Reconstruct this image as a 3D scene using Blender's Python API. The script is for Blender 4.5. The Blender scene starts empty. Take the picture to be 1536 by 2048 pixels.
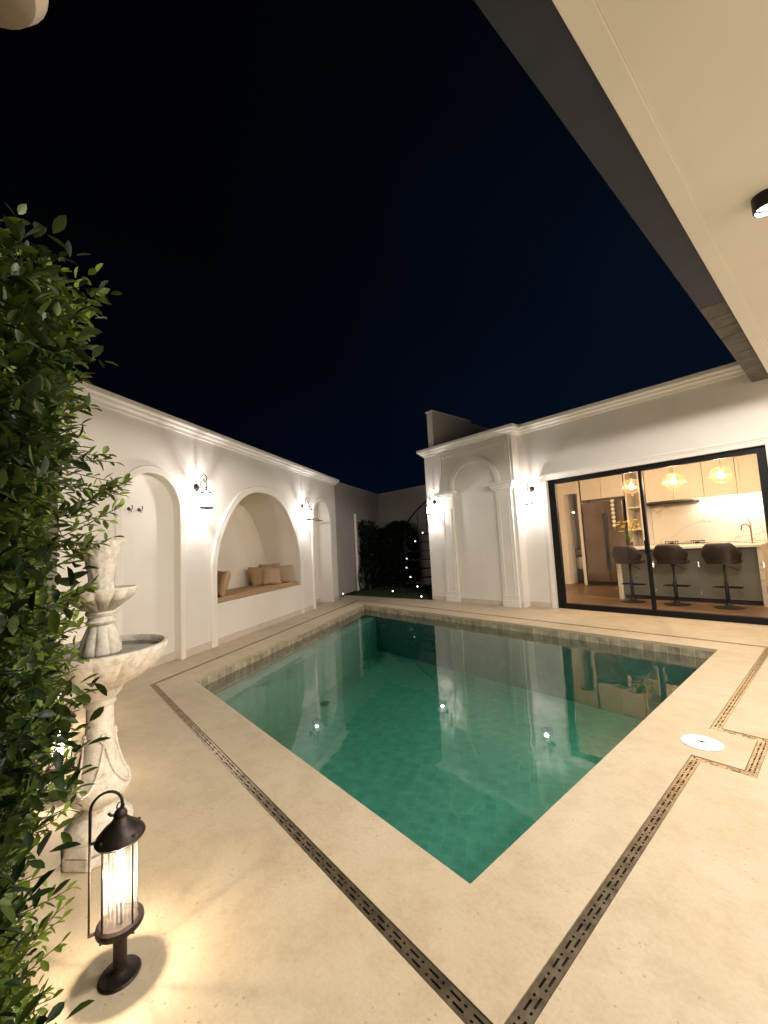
import bpy, bmesh, math, random
import numpy as np
from mathutils import Vector, Matrix
from mathutils.geometry import tessellate_polygon
R = math.radians
scene = bpy.context.scene
# ------------------------------------------------------------ camera, world, exposure
cam_d = bpy.data.cameras.new('camera'); cam = bpy.data.objects.new('camera', cam_d)
scene.collection.objects.link(cam); scene.camera = cam
cam_d.lens = 14.157; cam_d.sensor_width = 36; cam_d.clip_start = 0.05; cam_d.clip_end = 3000
rows = [[0.64906, 0.758964, -0.051914], [-0.097525, 0.015336, -0.995115], [-0.75446, 0.650952, 0.083972]]
r_, d_, f_ = [Vector(v) for v in rows]
m3 = Matrix((r_, -d_, -f_)).transposed()
cam.matrix_world = Matrix.Translation((0, 0, 1.35)) @ m3.to_4x4()
scene.render.resolution_x, scene.render.resolution_y = 768, 1024
world = bpy.data.worlds.new('World'); scene.world = world; world.use_nodes = True
nt = world.node_tree; nt.nodes.clear()
wo = nt.nodes.new('ShaderNodeOutputWorld'); bg = nt.nodes.new('ShaderNodeBackground')
tc = nt.nodes.new('ShaderNodeTexCoord'); sep = nt.nodes.new('ShaderNodeSeparateXYZ'); cr = nt.nodes.new('ShaderNodeValToRGB')
nt.links.new(tc.outputs['Generated'], sep.inputs[0]); nt.links.new(sep.outputs['Z'], cr.inputs[0])
cr.color_ramp.elements[0].position = 0.0; cr.color_ramp.elements[0].color = (0.0008, 0.0018, 0.0075, 1)
cr.color_ramp.elements[1].position = 0.85; cr.color_ramp.elements[1].color = (0.0004, 0.0005, 0.0010, 1)
e = cr.color_ramp.elements.new(0.4); e.color = (0.0005, 0.0008, 0.0024, 1)
dt = nt.nodes.new('ShaderNodeVectorMath'); dt.operation = 'DOT_PRODUCT'; dt.inputs[1].default_value = (0.26, 0.96, 0.1)
nt.links.new(tc.outputs['Generated'], dt.inputs[0]); rg = nt.nodes.new('ShaderNodeMapRange'); rg.inputs[1].default_value = 0.1; rg.inputs[2].default_value = 0.85
rg.inputs[3].default_value = 0.0; rg.inputs[4].default_value = 1.0; nt.links.new(dt.outputs['Value'], rg.inputs[0])
mxs = nt.nodes.new('ShaderNodeMixRGB'); mxs.blend_type = 'ADD'; mxs.inputs[2].default_value = (0.0010, 0.0031, 0.0074, 1)
ns = nt.nodes.new('ShaderNodeTexNoise'); ns.inputs['Scale'].default_value = 1.6; ns.inputs['Detail'].default_value = 2; nt.links.new(tc.outputs['Generated'], ns.inputs['Vector'])
nr = nt.nodes.new('ShaderNodeMapRange'); nr.inputs[1].default_value = 0.3; nr.inputs[2].default_value = 0.7; nr.inputs[3].default_value = 0.25; nr.inputs[4].default_value = 1.25; nt.links.new(ns.outputs['Fac'], nr.inputs[0])
nm = nt.nodes.new('ShaderNodeMath'); nm.operation = 'MULTIPLY'; nt.links.new(rg.outputs[0], nm.inputs[0]); nt.links.new(nr.outputs[0], nm.inputs[1]); nt.links.new(nm.outputs[0], mxs.inputs[0]); nt.links.new(cr.outputs[0], mxs.inputs[1]); nt.links.new(mxs.outputs[0], bg.inputs[0]); nt.links.new(bg.outputs[0], wo.inputs[0]); bg.inputs[1].default_value = 1.0
scene.view_settings.view_transform = 'Standard'; scene.view_settings.look = 'None'
scene.view_settings.exposure = 0.10; scene.view_settings.gamma = 1.0
cy = scene.cycles; cy.use_denoising = True; cy.max_bounces = 10; cy.diffuse_bounces = 5; cy.glossy_bounces = 5
cy.transparent_max_bounces = 24; cy.transmission_bounces = 8; cy.caustics_reflective = False; cy.caustics_refractive = False
cy.sample_clamp_indirect = 6.0
WALL_W = 58.0     # wall lantern power (W)
DOWN_W = 204.0    # ceiling spot power
BOLL_W = 46     # path lantern power
PEND_W = 125.0
C_WALL = (1.0, 0.94, 0.93); C_DOWN = (1.0, 0.935, 0.85); C_BOLL = (1.0, 0.80, 0.58)

# ------------------------------------------------------------ materials
MATS = {}
def mat(name, col, rough=0.6, metal=0.0, spec=0.5, noise=None, bump=None, bscale=80.0):
    """noise=(scale, amount, detail) varies the colour; bump=(strength, distance)"""
    m = bpy.data.materials.new(name); m.use_nodes = True; n = m.node_tree; b = n.nodes['Principled BSDF']
    b.inputs['Base Color'].default_value = (*col, 1); b.inputs['Roughness'].default_value = rough
    b.inputs['Metallic'].default_value = metal; b.inputs['Specular IOR Level'].default_value = spec
    g = n.nodes.new('ShaderNodeNewGeometry')
    if noise:
        t = n.nodes.new('ShaderNodeTexNoise'); t.inputs['Scale'].default_value = noise[0]; t.inputs['Detail'].default_value = noise[2]
        n.links.new(g.outputs['Position'], t.inputs['Vector'])
        r = n.nodes.new('ShaderNodeValToRGB'); a = noise[1]
        r.color_ramp.elements[0].position = 0.32; r.color_ramp.elements[1].position = 0.68
        r.color_ramp.elements[0].color = (*[c * (1 - a) for c in col], 1)
        r.color_ramp.elements[1].color = (*[min(1, c * (1 + a)) for c in col], 1)
        n.links.new(t.outputs['Fac'], r.inputs[0]); n.links.new(r.outputs[0], b.inputs['Base Color'])
    if bump:
        t2 = n.nodes.new('ShaderNodeTexNoise'); t2.inputs['Scale'].default_value = bscale; t2.inputs['Detail'].default_value = 4
        n.links.new(g.outputs['Position'], t2.inputs['Vector'])
        bp = n.nodes.new('ShaderNodeBump'); bp.inputs['Strength'].default_value = bump[0]; bp.inputs['Distance'].default_value = bump[1]
        n.links.new(t2.outputs['Fac'], bp.inputs['Height']); n.links.new(bp.outputs[0], b.inputs['Normal'])
    MATS[name] = m; return m
def emis(name, col, s):
    m = bpy.data.materials.new(name); m.use_nodes = True; n = m.node_tree; n.nodes.clear()
    o = n.nodes.new('ShaderNodeOutputMaterial'); e = n.nodes.new('ShaderNodeEmission')
    e.inputs[0].default_value = (*col, 1); e.inputs[1].default_value = s; n.links.new(e.outputs[0], o.inputs[0]); return m
def fresnel(n, ior):
    # thin sheet: the same reflectance seen from either side
    g = n.nodes.new('ShaderNodeNewGeometry'); mr = n.nodes.new('ShaderNodeMapRange'); fr = n.nodes.new('ShaderNodeFresnel')
    mr.inputs[3].default_value = ior; mr.inputs[4].default_value = 1.0 / ior
    n.links.new(g.outputs['Backfacing'], mr.inputs[0]); n.links.new(mr.outputs[0], fr.inputs[0]); return fr
def glass(name, tint=(1, 1, 1), ior=1.45, rough=0.0, haze=0.0, hazecol=(1, 1, 1), ribs=0):
    m = bpy.data.materials.new(name); m.use_nodes = True; n = m.node_tree; n.nodes.clear()
    o = n.nodes.new('ShaderNodeOutputMaterial'); tr = n.nodes.new('ShaderNodeBsdfTransparent'); gl = n.nodes.new('ShaderNodeBsdfGlossy')
    tr.inputs[0].default_value = (*tint, 1); gl.inputs['Roughness'].default_value = rough
    fr = fresnel(n, ior); mx = n.nodes.new('ShaderNodeMixShader')
    n.links.new(fr.outputs[0], mx.inputs[0]); n.links.new(tr.outputs[0], mx.inputs[1]); n.links.new(gl.outputs[0], mx.inputs[2])
    last = mx
    if haze:
        tl = n.nodes.new('ShaderNodeBsdfTranslucent'); tl.inputs[0].default_value = (*hazecol, 1)
        m2 = n.nodes.new('ShaderNodeMixShader'); m2.inputs[0].default_value = haze
        if ribs:
            tcn = n.nodes.new('ShaderNodeTexCoord'); sp = n.nodes.new('ShaderNodeSeparateXYZ'); n.links.new(tcn.outputs['Object'], sp.inputs[0])
            at = n.nodes.new('ShaderNodeMath'); at.operation = 'ARCTAN2'; n.links.new(sp.outputs[1], at.inputs[0]); n.links.new(sp.outputs[0], at.inputs[1])
            mu = n.nodes.new('ShaderNodeMath'); mu.operation = 'MULTIPLY'; mu.inputs[1].default_value = ribs; n.links.new(at.outputs[0], mu.inputs[0])
            si = n.nodes.new('ShaderNodeMath'); si.operation = 'SINE'; n.links.new(mu.outputs[0], si.inputs[0])
            mr = n.nodes.new('ShaderNodeMapRange'); mr.inputs[1].default_value = -1; mr.inputs[3].default_value = haze * 0.3; mr.inputs[4].default_value = haze * 1.7
            n.links.new(si.outputs[0], mr.inputs[0]); n.links.new(mr.outputs[0], m2.inputs[0])
        n.links.new(mx.outputs[0], m2.inputs[1]); n.links.new(tl.outputs[0], m2.inputs[2]); last = m2
    n.links.new(last.outputs[0], o.inputs[0]); return m

M_wall = mat('cream_plaster', (0.79, 0.745, 0.68), 0.75, spec=0.25, noise=(1.6, 0.03, 5), bump=(0.12, 0.003), bscale=35)
M_trim = mat('cream_moulding', (0.83, 0.785, 0.72), 0.65, spec=0.3, noise=(3, 0.02, 3), bump=(0.08, 0.002), bscale=30)
M_base = mat('skirting_stone', (0.62, 0.55, 0.46), 0.5, noise=(6, 0.07, 5))
M_niche = mat('niche_plaster', (0.78, 0.70, 0.60), 0.8, spec=0.2, noise=(1.2, 0.04, 4), bump=(0.12, 0.003), bscale=30)
M_soffit = mat('soffit_paint', (0.80, 0.76, 0.69), 0.8, spec=0.2, noise=(1.5, 0.03, 3))
M_black = mat('black_metal', (0.012, 0.012, 0.013), 0.4, 0.6, noise=(20, 0.2, 2))
M_iron = mat('bronze_iron', (0.035, 0.025, 0.022), 0.45, 0.7, noise=(60, 0.35, 3), bump=(0.2, 0.001), bscale=250)
M_darkmetal = mat('frame_aluminium', (0.004, 0.004, 0.005), 0.5, 0.0, spec=0.25)
M_slotdark = mat('drain_well', (0.012, 0.010, 0.008), 0.7)
M_shadowfascia = mat('eave_shade_tone', (0.018, 0.022, 0.042), 0.6, noise=(5, 0.2, 4), bump=(0.2, 0.004), bscale=25)  # eave colour with the shade of its unlit near length painted in
M_cush = mat('tan_canvas', (0.42, 0.28, 0.16), 0.9, spec=0.1, noise=(30, 0.07, 4), bump=(0.3, 0.002), bscale=300)
M_pil = mat('blush_canvas', (0.40, 0.28, 0.19), 0.9, spec=0.1, noise=(30, 0.08, 4), bump=(0.3, 0.002), bscale=300)
M_pil2 = mat('brown_canvas', (0.34, 0.22, 0.12), 0.9, spec=0.1, noise=(30, 0.08, 4), bump=(0.3, 0.002), bscale=300)
M_bulbw = emis('white_bulb', (1.0, 0.93, 0.88), 200)
M_bulby = emis('warm_bulb', (1.0, 0.84, 0.62), 45)
M_bulbo = emis('amber_bulb', (1.0, 0.70, 0.36), 22)
M_led = emis('led_strip', (1.0, 0.97, 0.90), 60)
M_spot = emis('spot_face', (1.0, 0.92, 0.78), 14)
M_steplight = emis('step_light', (1.0, 0.98, 0.94), 3.5)
M_pane = glass('window_glass', (0.93, 0.95, 0.94), 1.52)
M_lpane = glass('lantern_glass', (0.97, 0.97, 0.97), 1.4, haze=0.05)
M_rib = glass('ribbed_glass', (0.97, 0.95, 0.92), 1.35, haze=0.035, hazecol=(1, 0.95, 0.9), ribs=26)
M_globe = glass('globe_glass', (1.0, 0.93, 0.82), 1.5, haze=0.008, hazecol=(1, 0.75, 0.45))
M_lid = mat('white_plastic', (0.80, 0.78, 0.75), 0.45)

def stone_mat():
    m = mat('weathered_stone', (0.62, 0.57, 0.50), 0.85, spec=0.2)
    n = m.node_tree; b = n.nodes['Principled BSDF']; g = n.nodes.new('ShaderNodeNewGeometry')
    t = n.nodes.new('ShaderNodeTexNoise'); t.inputs['Scale'].default_value = 26; t.inputs['Detail'].default_value = 9; t.inputs['Roughness'].default_value = 0.7
    n.links.new(g.outputs['Position'], t.inputs['Vector'])
    r = n.nodes.new('ShaderNodeValToRGB'); el = r.color_ramp.elements
    el[0].position = 0.28; el[0].color = (0.34, 0.31, 0.24, 1); el[1].position = 0.60; el[1].color = (0.68, 0.62, 0.54, 1)
    e2 = el.new(0.46); e2.color = (0.58, 0.53, 0.45, 1)
    n.links.new(t.outputs['Fac'], r.inputs[0]); n.links.new(r.outputs[0], b.inputs['Base Color'])
    t2 = n.nodes.new('ShaderNodeTexNoise'); t2.inputs['Scale'].default_value = 45; t2.inputs['Detail'].default_value = 6
    n.links.new(g.outputs['Position'], t2.inputs['Vector'])
    bp = n.nodes.new('ShaderNodeBump'); bp.inputs['Strength'].default_value = 0.6; bp.inputs['Distance'].default_value = 0.006
    n.links.new(t2.outputs['Fac'], bp.inputs['Height']); n.links.new(bp.outputs[0], b.inputs['Normal']); return m
M_stone = stone_mat()
def deck_mat():
    m = mat('cream_deck_stone', (0.6, 0.5, 0.38), 0.55, spec=0.35)
    n = m.node_tree; b = n.nodes['Principled BSDF']; g = n.nodes.new('ShaderNodeNewGeometry')
    def noise(s, d, r=0.5):
        t = n.nodes.new('ShaderNodeTexNoise'); t.inputs['Scale'].default_value = s; t.inputs['Detail'].default_value = d; t.inputs['Roughness'].default_value = r
        n.links.new(g.outputs['Position'], t.inputs['Vector']); return t
    t = noise(1.3, 7, 0.62); r = n.nodes.new('ShaderNodeValToRGB'); el = r.color_ramp.elements
    el[0].position = 0.33; el[0].color = (0.455, 0.365, 0.245, 1); el[1].position = 0.68; el[1].color = (0.53, 0.445, 0.32, 1)
    n.links.new(t.outputs['Fac'], r.inputs[0])
    # small pits and darker grains
    v = n.nodes.new('ShaderNodeTexVoronoi'); v.inputs['Scale'].default_value = 34; v.inputs['Randomness'].default_value = 1
    n.links.new(g.outputs['Position'], v.inputs['Vector'])
    lt = n.nodes.new('ShaderNodeMath'); lt.operation = 'LESS_THAN'; lt.inputs[1].default_value = 0.13
    n.links.new(v.outputs['Distance'], lt.inputs[0])
    t3 = noise(2.6, 3); gt = n.nodes.new('ShaderNodeMath'); gt.operation = 'GREATER_THAN'; gt.inputs[1].default_value = 0.52
    n.links.new(t3.outputs['Fac'], gt.inputs[0])
    t4 = noise(9.0, 1); gt2 = n.nodes.new('ShaderNodeMath'); gt2.operation = 'GREATER_THAN'; gt2.inputs[1].default_value = 0.52
    n.links.new(t4.outputs['Fac'], gt2.inputs[0])
    mu = n.nodes.new('ShaderNodeMath'); mu.operation = 'MULTIPLY'; n.links.new(lt.outputs[0], mu.inputs[0]); n.links.new(gt.outputs[0], mu.inputs[1])
    mu2 = n.nodes.new('ShaderNodeMath'); mu2.operation = 'MULTIPLY'; n.links.new(mu.outputs[0], mu2.inputs[0]); n.links.new(gt2.outputs[0], mu2.inputs[1])
    mu3 = n.nodes.new('ShaderNodeMath'); mu3.operation = 'MULTIPLY'; mu3.inputs[1].default_value = 0.6; n.links.new(mu2.outputs[0], mu3.inputs[0])
    mx = n.nodes.new('ShaderNodeMixRGB'); mx.inputs[2].default_value = (0.26, 0.17, 0.09, 1)
    n.links.new(mu3.outputs[0], mx.inputs[0]); n.links.new(r.outputs[0], mx.inputs[1])
    t5 = noise(60, 5, 0.7); r5 = n.nodes.new('ShaderNodeMapRange'); r5.inputs[3].default_value = 0.80; r5.inputs[4].default_value = 1.16
    n.links.new(t5.outputs['Fac'], r5.inputs[0]); mm = n.nodes.new('ShaderNodeMixRGB'); mm.blend_type = 'MULTIPLY'; mm.inputs[0].default_value = 1
    n.links.new(mx.outputs[0], mm.inputs[1]); n.links.new(r5.outputs[0], mm.inputs[2]); t7 = noise(5.5, 8, 0.72); r7 = n.nodes.new('ShaderNodeValToRGB'); r7.color_ramp.elements[0].position = 0.40; r7.color_ramp.elements[0].color = (0.93, 0.91, 0.87, 1)
    r7.color_ramp.elements[1].position = 0.55; r7.color_ramp.elements[1].color = (1.03, 1.03, 1.03, 1); n.links.new(t7.outputs['Fac'], r7.inputs[0])
    m7 = n.nodes.new('ShaderNodeMixRGB'); m7.blend_type = 'MULTIPLY'; m7.inputs[0].default_value = 1; n.links.new(mm.outputs[0], m7.inputs[1]); n.links.new(r7.outputs[0], m7.inputs[2])
    n.links.new(m7.outputs[0], b.inputs['Base Color'])
    bp = n.nodes.new('ShaderNodeBump'); bp.inputs['Strength'].default_value = 0.45; bp.inputs['Distance'].default_value = 0.003
    n.links.new(t5.outputs['Fac'], bp.inputs['Height']); n.links.new(bp.outputs[0], b.inputs['Normal'])
    r6 = n.nodes.new('ShaderNodeMapRange'); r6.inputs[3].default_value = 0.35; r6.inputs[4].default_value = 0.7
    n.links.new(t.outputs['Fac'], r6.inputs[0]); n.links.new(r6.outputs[0], b.inputs['Roughness']); return m
M_deck = deck_mat()
def tile_mat(name, axisx, size, cols, grout, rough=0.4, mortar=0.03, upz=False, h=None, var=(0.84, 1.14)):
    """tiles laid along a world direction axisx (unit 2D) and its normal (or z)"""
    m = mat(name, cols[0], rough); n = m.node_tree; b = n.nodes['Principled BSDF']; g = n.nodes.new('ShaderNodeNewGeometry')
    def dot(v):
        d = n.nodes.new('ShaderNodeVectorMath'); d.operation = 'DOT_PRODUCT'; d.inputs[1].default_value = v
        n.links.new(g.outputs['Position'], d.inputs[0]); return d.outputs['Value']
    cb = n.nodes.new('ShaderNodeCombineXYZ'); n.links.new(dot((axisx[0], axisx[1], 0)), cb.inputs[0])
    n.links.new(dot((0, 0, 1) if upz else (-axisx[1], axisx[0], 0)), cb.inputs[1])
    br = n.nodes.new('ShaderNodeTexBrick'); br.offset = 0.0; br.inputs['Scale'].default_value = 1.0
    br.inputs['Brick Width'].default_value = size; br.inputs['Row Height'].default_value = h or size; br.inputs['Mortar Size'].default_value = size * mortar
    br.inputs['Color1'].default_value = (*cols[0], 1); br.inputs['Color2'].default_value = (*cols[1], 1); br.inputs['Mortar'].default_value = (*grout, 1)
    n.links.new(cb.outputs[0], br.inputs['Vector'])
    t = n.nodes.new('ShaderNodeTexNoise'); t.inputs['Scale'].default_value = 9; t.inputs['Detail'].default_value = 6
    n.links.new(g.outputs['Position'], t.inputs['Vector']); mr = n.nodes.new('ShaderNodeMapRange')
    mr.inputs[1].default_value = 0.3; mr.inputs[2].default_value = 0.7; mr.inputs[3].default_value = var[0]; mr.inputs[4].default_value = var[1]
    n.links.new(t.outputs['Fac'], mr.inputs[0]); mm = n.nodes.new('ShaderNodeMixRGB'); mm.blend_type = 'MULTIPLY'; mm.inputs[0].default_value = 1
    n.links.new(br.outputs['Color'], mm.inputs[1]); n.links.new(mr.outputs[0], mm.inputs[2]); n.links.new(mm.outputs[0], b.inputs['Base Color']); return m

# ------------------------------------------------------------ mesh helpers
col = scene.collection
class MB:
    def __init__(s): s.v = []; s.f = []
    def add(s, vs, fs):
        o = len(s.v); s.v += [tuple(v) for v in vs]; s.f += [tuple(i + o for i in f) for f in fs]; return s
    def box(s, x0, x1, y0, y1, z0, z1, F=None):
        vs = [(x, y, z) for z in (z0, z1) for y in (y0, y1) for x in (x0, x1)]
        if F: vs = [F(*v) for v in vs]
        return s.add(vs, [(0, 2, 3, 1), (4, 5, 7, 6), (0, 1, 5, 4), (1, 3, 7, 5), (3, 2, 6, 7), (2, 0, 4, 6)])
    def tube(s, path, r, n=8, cap=True):
        P = [Vector(p) for p in path]; rs = r if isinstance(r, (list, tuple)) else [r] * len(P); rings = []; prev = None
        for i, p in enumerate(P):
            t = (P[min(i + 1, len(P) - 1)] - P[max(i - 1, 0)]).normalized()
            if prev is None: a = t.orthogonal().normalized()
            else:
                a = prev - t * prev.dot(t)
                a = a.normalized() if a.length > 1e-6 else t.orthogonal().normalized()
            prev = a; b = t.cross(a)
            rings.append([p + (a * math.cos(k * 2 * math.pi / n) + b * math.sin(k * 2 * math.pi / n)) * rs[i] for k in range(n)])
        vs = [v for ring in rings for v in ring]
        fs = [(i * n + k, i * n + (k + 1) % n, (i + 1) * n + (k + 1) % n, (i + 1) * n + k) for i in range(len(P) - 1) for k in range(n)]
        if cap: fs += [tuple(range(n - 1, -1, -1)), tuple(range((len(P) - 1) * n, len(P) * n))]
        return s.add(vs, fs)
    def lathe(s, prof, n=32, c=(0, 0), flute=None, M=None):
        vs = []
        for (r, z) in prof:
            for k in range(n):
                a = 2 * math.pi * k / n; rr = r
                if flute: rr = r * (1 + flute(a, z))
                vs.append((c[0] + rr * math.cos(a), c[1] + rr * math.sin(a), z))
        if M: vs = [tuple(M @ Vector(v)) for v in vs]
        fs = [(i * n + k, i * n + (k + 1) % n, (i + 1) * n + (k + 1) % n, (i + 1) * n + k) for i in range(len(prof) - 1) for k in range(n)]
        fs += [tuple(range(n - 1, -1, -1)), tuple(range((len(prof) - 1) * n, len(prof) * n))]
        return s.add(vs, fs)
    def ball(s, c, r, n=12, m=8, sc=(1, 1, 1)):
        prof = [(math.sin(math.pi * i / m), -math.cos(math.pi * i / m)) for i in range(m + 1)]
        prof[0] = (0.02, -1); prof[-1] = (0.02, 1); vs = []
        for (q, z) in prof:
            for k in range(n):
                a = 2 * math.pi * k / n; vs.append((c[0] + r * sc[0] * q * math.cos(a), c[1] + r * sc[1] * q * math.sin(a), c[2] + r * sc[2] * z))
        fs = [(i * n + k, i * n + (k + 1) % n, (i + 1) * n + (k + 1) % n, (i + 1) * n + k) for i in range(m) for k in range(n)]
        fs += [tuple(range(n - 1, -1, -1)), tuple(range(m * n, m * n + n))]
        return s.add(vs, fs)
    def poly(s, outer, holes, F):
        """flat polygon with holes in a 2D plane mapped by F(a, b)"""
        loops = [[Vector((a, b, 0)) for a, b in L] for L in [outer] + list(holes)]
        tris = tessellate_polygon(loops); flat = [p for L in loops for p in L]
        return s.add([F(p.x, p.y) for p in flat], tris)
    def strip(s, pts, F0, F1, closed=False):
        n = len(pts); vs = [F0(*p) for p in pts] + [F1(*p) for p in pts]
        return s.add(vs, [(i, (i + 1) % n, n + (i + 1) % n, n + i) for i in range(n if closed else n - 1)])
    def sweep(s, path, prof, F, closed=False):
        """2D path (a,b), profile [(offset to the left of the path, height)], F(a,b,h)"""
        n = len(path); P = [Vector(p) for p in path]; nor = []
        for i in range(n):
            d1 = (P[i] - P[i - 1]).normalized() if (i > 0 or closed) else None
            d2 = (P[(i + 1) % n] - P[i]).normalized() if (i < n - 1 or closed) else None
            d1 = d1 or d2; d2 = d2 or d1
            n1 = Vector((-d1.y, d1.x)); n2 = Vector((-d2.y, d2.x)); b = (n1 + n2)
            if b.length < 1e-6: b = n1
            b.normalize(); nor.append(b / max(0.3, b.dot(n1)))
        k = len(prof); vs = [F(P[i].x + nor[i].x * o, P[i].y + nor[i].y * o, h) for i in range(n) for (o, h) in prof]
        fs = [(i * k + j, i * k + (j + 1) % k, ((i + 1) % n) * k + (j + 1) % k, ((i + 1) % n) * k + j) for i in range(n if closed else n - 1) for j in range(k)]
        if not closed: fs += [tuple(range(k - 1, -1, -1)), tuple(range((n - 1) * k, n * k))]
        return s.add(vs, fs)
    def build(s, name, m, parent=None, world=False, smooth=False, bevel=0, seg=2, recalc=True):
        me = bpy.data.meshes.new(name); vs = s.v
        if world and parent is not None:
            L = root_loc(parent); vs = [(v[0] - L[0], v[1] - L[1], v[2] - L[2]) for v in vs]
        me.from_pydata(vs, [], s.f); me.materials.append(m)
        if recalc:
            bm = bmesh.new(); bm.from_mesh(me); bmesh.ops.remove_doubles(bm, verts=bm.verts, dist=1e-5)
            bmesh.ops.recalc_face_normals(bm, faces=bm.faces); bm.to_mesh(me); bm.free()
        o = bpy.data.objects.new(name, me); col.objects.link(o)
        if parent is not None: o.parent = parent
        if smooth: smooth_mesh(me)
        if bevel:
            b = o.modifiers.new('bevel', 'BEVEL'); b.width = bevel; b.segments = seg; b.limit_method = 'ANGLE'; b.angle_limit = R(40)
        return o
def smooth_mesh(me, ang=40):
    me.polygons.foreach_set('use_smooth', [True] * len(me.polygons))
    bm = bmesh.new(); bm.from_mesh(me)
    for e in bm.edges:
        if len(e.link_faces) == 2 and e.calc_face_angle(0) > R(ang): e.smooth = False
    bm.to_mesh(me); bm.free()
def root_loc(o):
    while o.parent is not None: o = o.parent
    return o.location
def thing(name, label, cat, loc=(0, 0, 0), rz=0, group=None, kind=None):
    o = bpy.data.objects.new(name, None); col.objects.link(o); o.empty_display_size = 0.1
    o.location = loc; o.rotation_euler = (0, 0, rz); return tag(o, label, cat, group, kind)
def tag(o, label=None, cat=None, group=None, kind=None):
    if label: o['label'] = label
    if cat: o['category'] = cat
    if group: o['group'] = group
    if kind: o['kind'] = kind
    return o
def copy_tree(o, parent=None):
    c = o.copy(); col.objects.link(c); c.parent = parent
    for ch in list(o.children): copy_tree(ch, c)
    return c
def lamp(name, loc, power, color, radius, parent, typ='POINT', **kw):
    d = bpy.data.lights.new(name, typ); d.energy = power; d.color = color; d.shadow_soft_size = radius
    for k, v in kw.items(): setattr(d, k, v)
    o = bpy.data.objects.new(name, d); col.objects.link(o); o.location = loc; o.parent = parent; return o
def arc(cx, cz, rx, rz, a0, a1, n):
    return [(cx + rx * math.cos(R(a0 + (a1 - a0) * i / n)), cz + rz * math.sin(R(a0 + (a1 - a0) * i / n))) for i in range(n + 1)]
XY = lambda z: (lambda a, b: (a, b, z))

# ============================================================ GROUND, DECK, POOL
A, B, C, D = (-4.86, 1.32), (-7.70, 5.88), (-1.125, 5.81), (-1.125, 1.32)
WL = -0.12; FLOOR = -1.0
g = MB().poly([(-900, -900), (900, -900), (900, 900), (-900, 900)], [[(-13, -7), (6, -7), (6, 13), (-13, 13)]], XY(-0.06)).build('ground', mat('soil', (0.03, 0.028, 0.02), 0.9, noise=(0.5, 0.3, 4)))
tag(g, kind='structure')
# drain channel: centre line
chan = [(-5.052, 0.956), (-8.457, 6.292), (-0.745, 6.215), (-0.745, 3.512), (-0.502, 3.512), (-0.502, 2.985), (-0.745, 2.985), (-0.745, 0.962)]
HW = 0.029
def offset_poly(P, d):
    n = len(P); out = []
    for i in range(n):
        p, q, r2 = Vector(P[i - 1]), Vector(P[i]), Vector(P[(i + 1) % n])
        d1 = (q - p).normalized(); d2 = (r2 - q).normalized(); n1 = Vector((-d1.y, d1.x)); n2 = Vector((-d2.y, d2.x)); b = (n1 + n2).normalized()
        v = q + b * d / b.dot(n1); out.append((v.x, v.y))
    return out
ch_out = offset_poly(chan, HW); ch_in = offset_poly(chan, -HW)
def area(P): return sum(P[i - 1][0] * P[i][1] - P[i][0] * P[i - 1][1] for i in range(len(P))) / 2
if abs(area(ch_out)) < abs(area(ch_in)): ch_out, ch_in = ch_in, ch_out
grass_edge = [(-9.90, 6.72), (-6.70, 7.20)]
deckout = [(-13, -7), (6, -7), (6, 7.70), (-6.70, 7.70), grass_edge[1], grass_edge[0], (-13, 6.25)]
ph = (-0.763, 3.222)  # skimmer lid centre
dk = MB(); dk.poly(deckout, [ch_out], XY(0.0)); dk.poly(ch_in, [[A, B, C, D]], XY(0.0))
dk.strip([A, B, C, D], XY(0.0), XY(-0.035), True)
dk.strip(ch_out, XY(0.0), XY(-0.07), True); dk.strip(ch_in, XY(0.0), XY(-0.07), True)
dk.strip([(6, 7.7), (6, -7), (-13, -7), (-13, 6.25), grass_edge[0], grass_edge[1], (-6.7, 7.7)], XY(0.0), XY(-0.1))
deck = dk.build('pool_deck', M_deck, recalc=False); tag(deck, kind='structure')
w = MB().poly(ch_out, [ch_in], XY(-0.06)).build('drain_well', M_slotdark); tag(w, kind='structure')
M_grass = mat('turf', (0.018, 0.045, 0.012), 0.9, noise=(9, 0.4, 4), bump=(0.8, 0.02), bscale=120)
gr = MB().poly([(-13, 6.251), (-9.902, 6.722), (-6.702, 7.202), (-6.702, 12.9), (-13, 12.9)], [], XY(-0.02)).build('lawn', M_grass); tag(gr, kind='structure')
rng = np.random.default_rng(5)
def make_grass():
    n = 14000; x = rng.uniform(-12.2, -6.75, n); y = rng.uniform(6.4, 9.9, n)
    ok = y > 6.72 + (x + 9.9) * 0.15 + 0.02; x, y = x[ok], y[ok]; n = len(x)
    a = rng.uniform(0, 6.28, n); h = rng.uniform(0.02, 0.05, n); w = 0.004; lx = rng.normal(0, 0.012, n); ly = rng.normal(0, 0.012, n)
    v = np.empty((n, 3, 3)); z = np.full(n, -0.02)
    v[:, 0] = np.stack([x - w * np.cos(a), y - w * np.sin(a), z], 1); v[:, 1] = np.stack([x + w * np.cos(a), y + w * np.sin(a), z], 1)
    v[:, 2] = np.stack([x + lx, y + ly, z + h], 1)
    me = bpy.data.meshes.new('grass'); me.from_pydata(v.reshape(-1, 3).tolist(), [], np.arange(n * 3).reshape(-1, 3).tolist())
    me.materials.append(M_grass); o = bpy.data.objects.new('grass', me); col.objects.link(o); tag(o, 'short dark green grass behind the pool deck', 'grass', kind='stuff')
make_grass()

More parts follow.
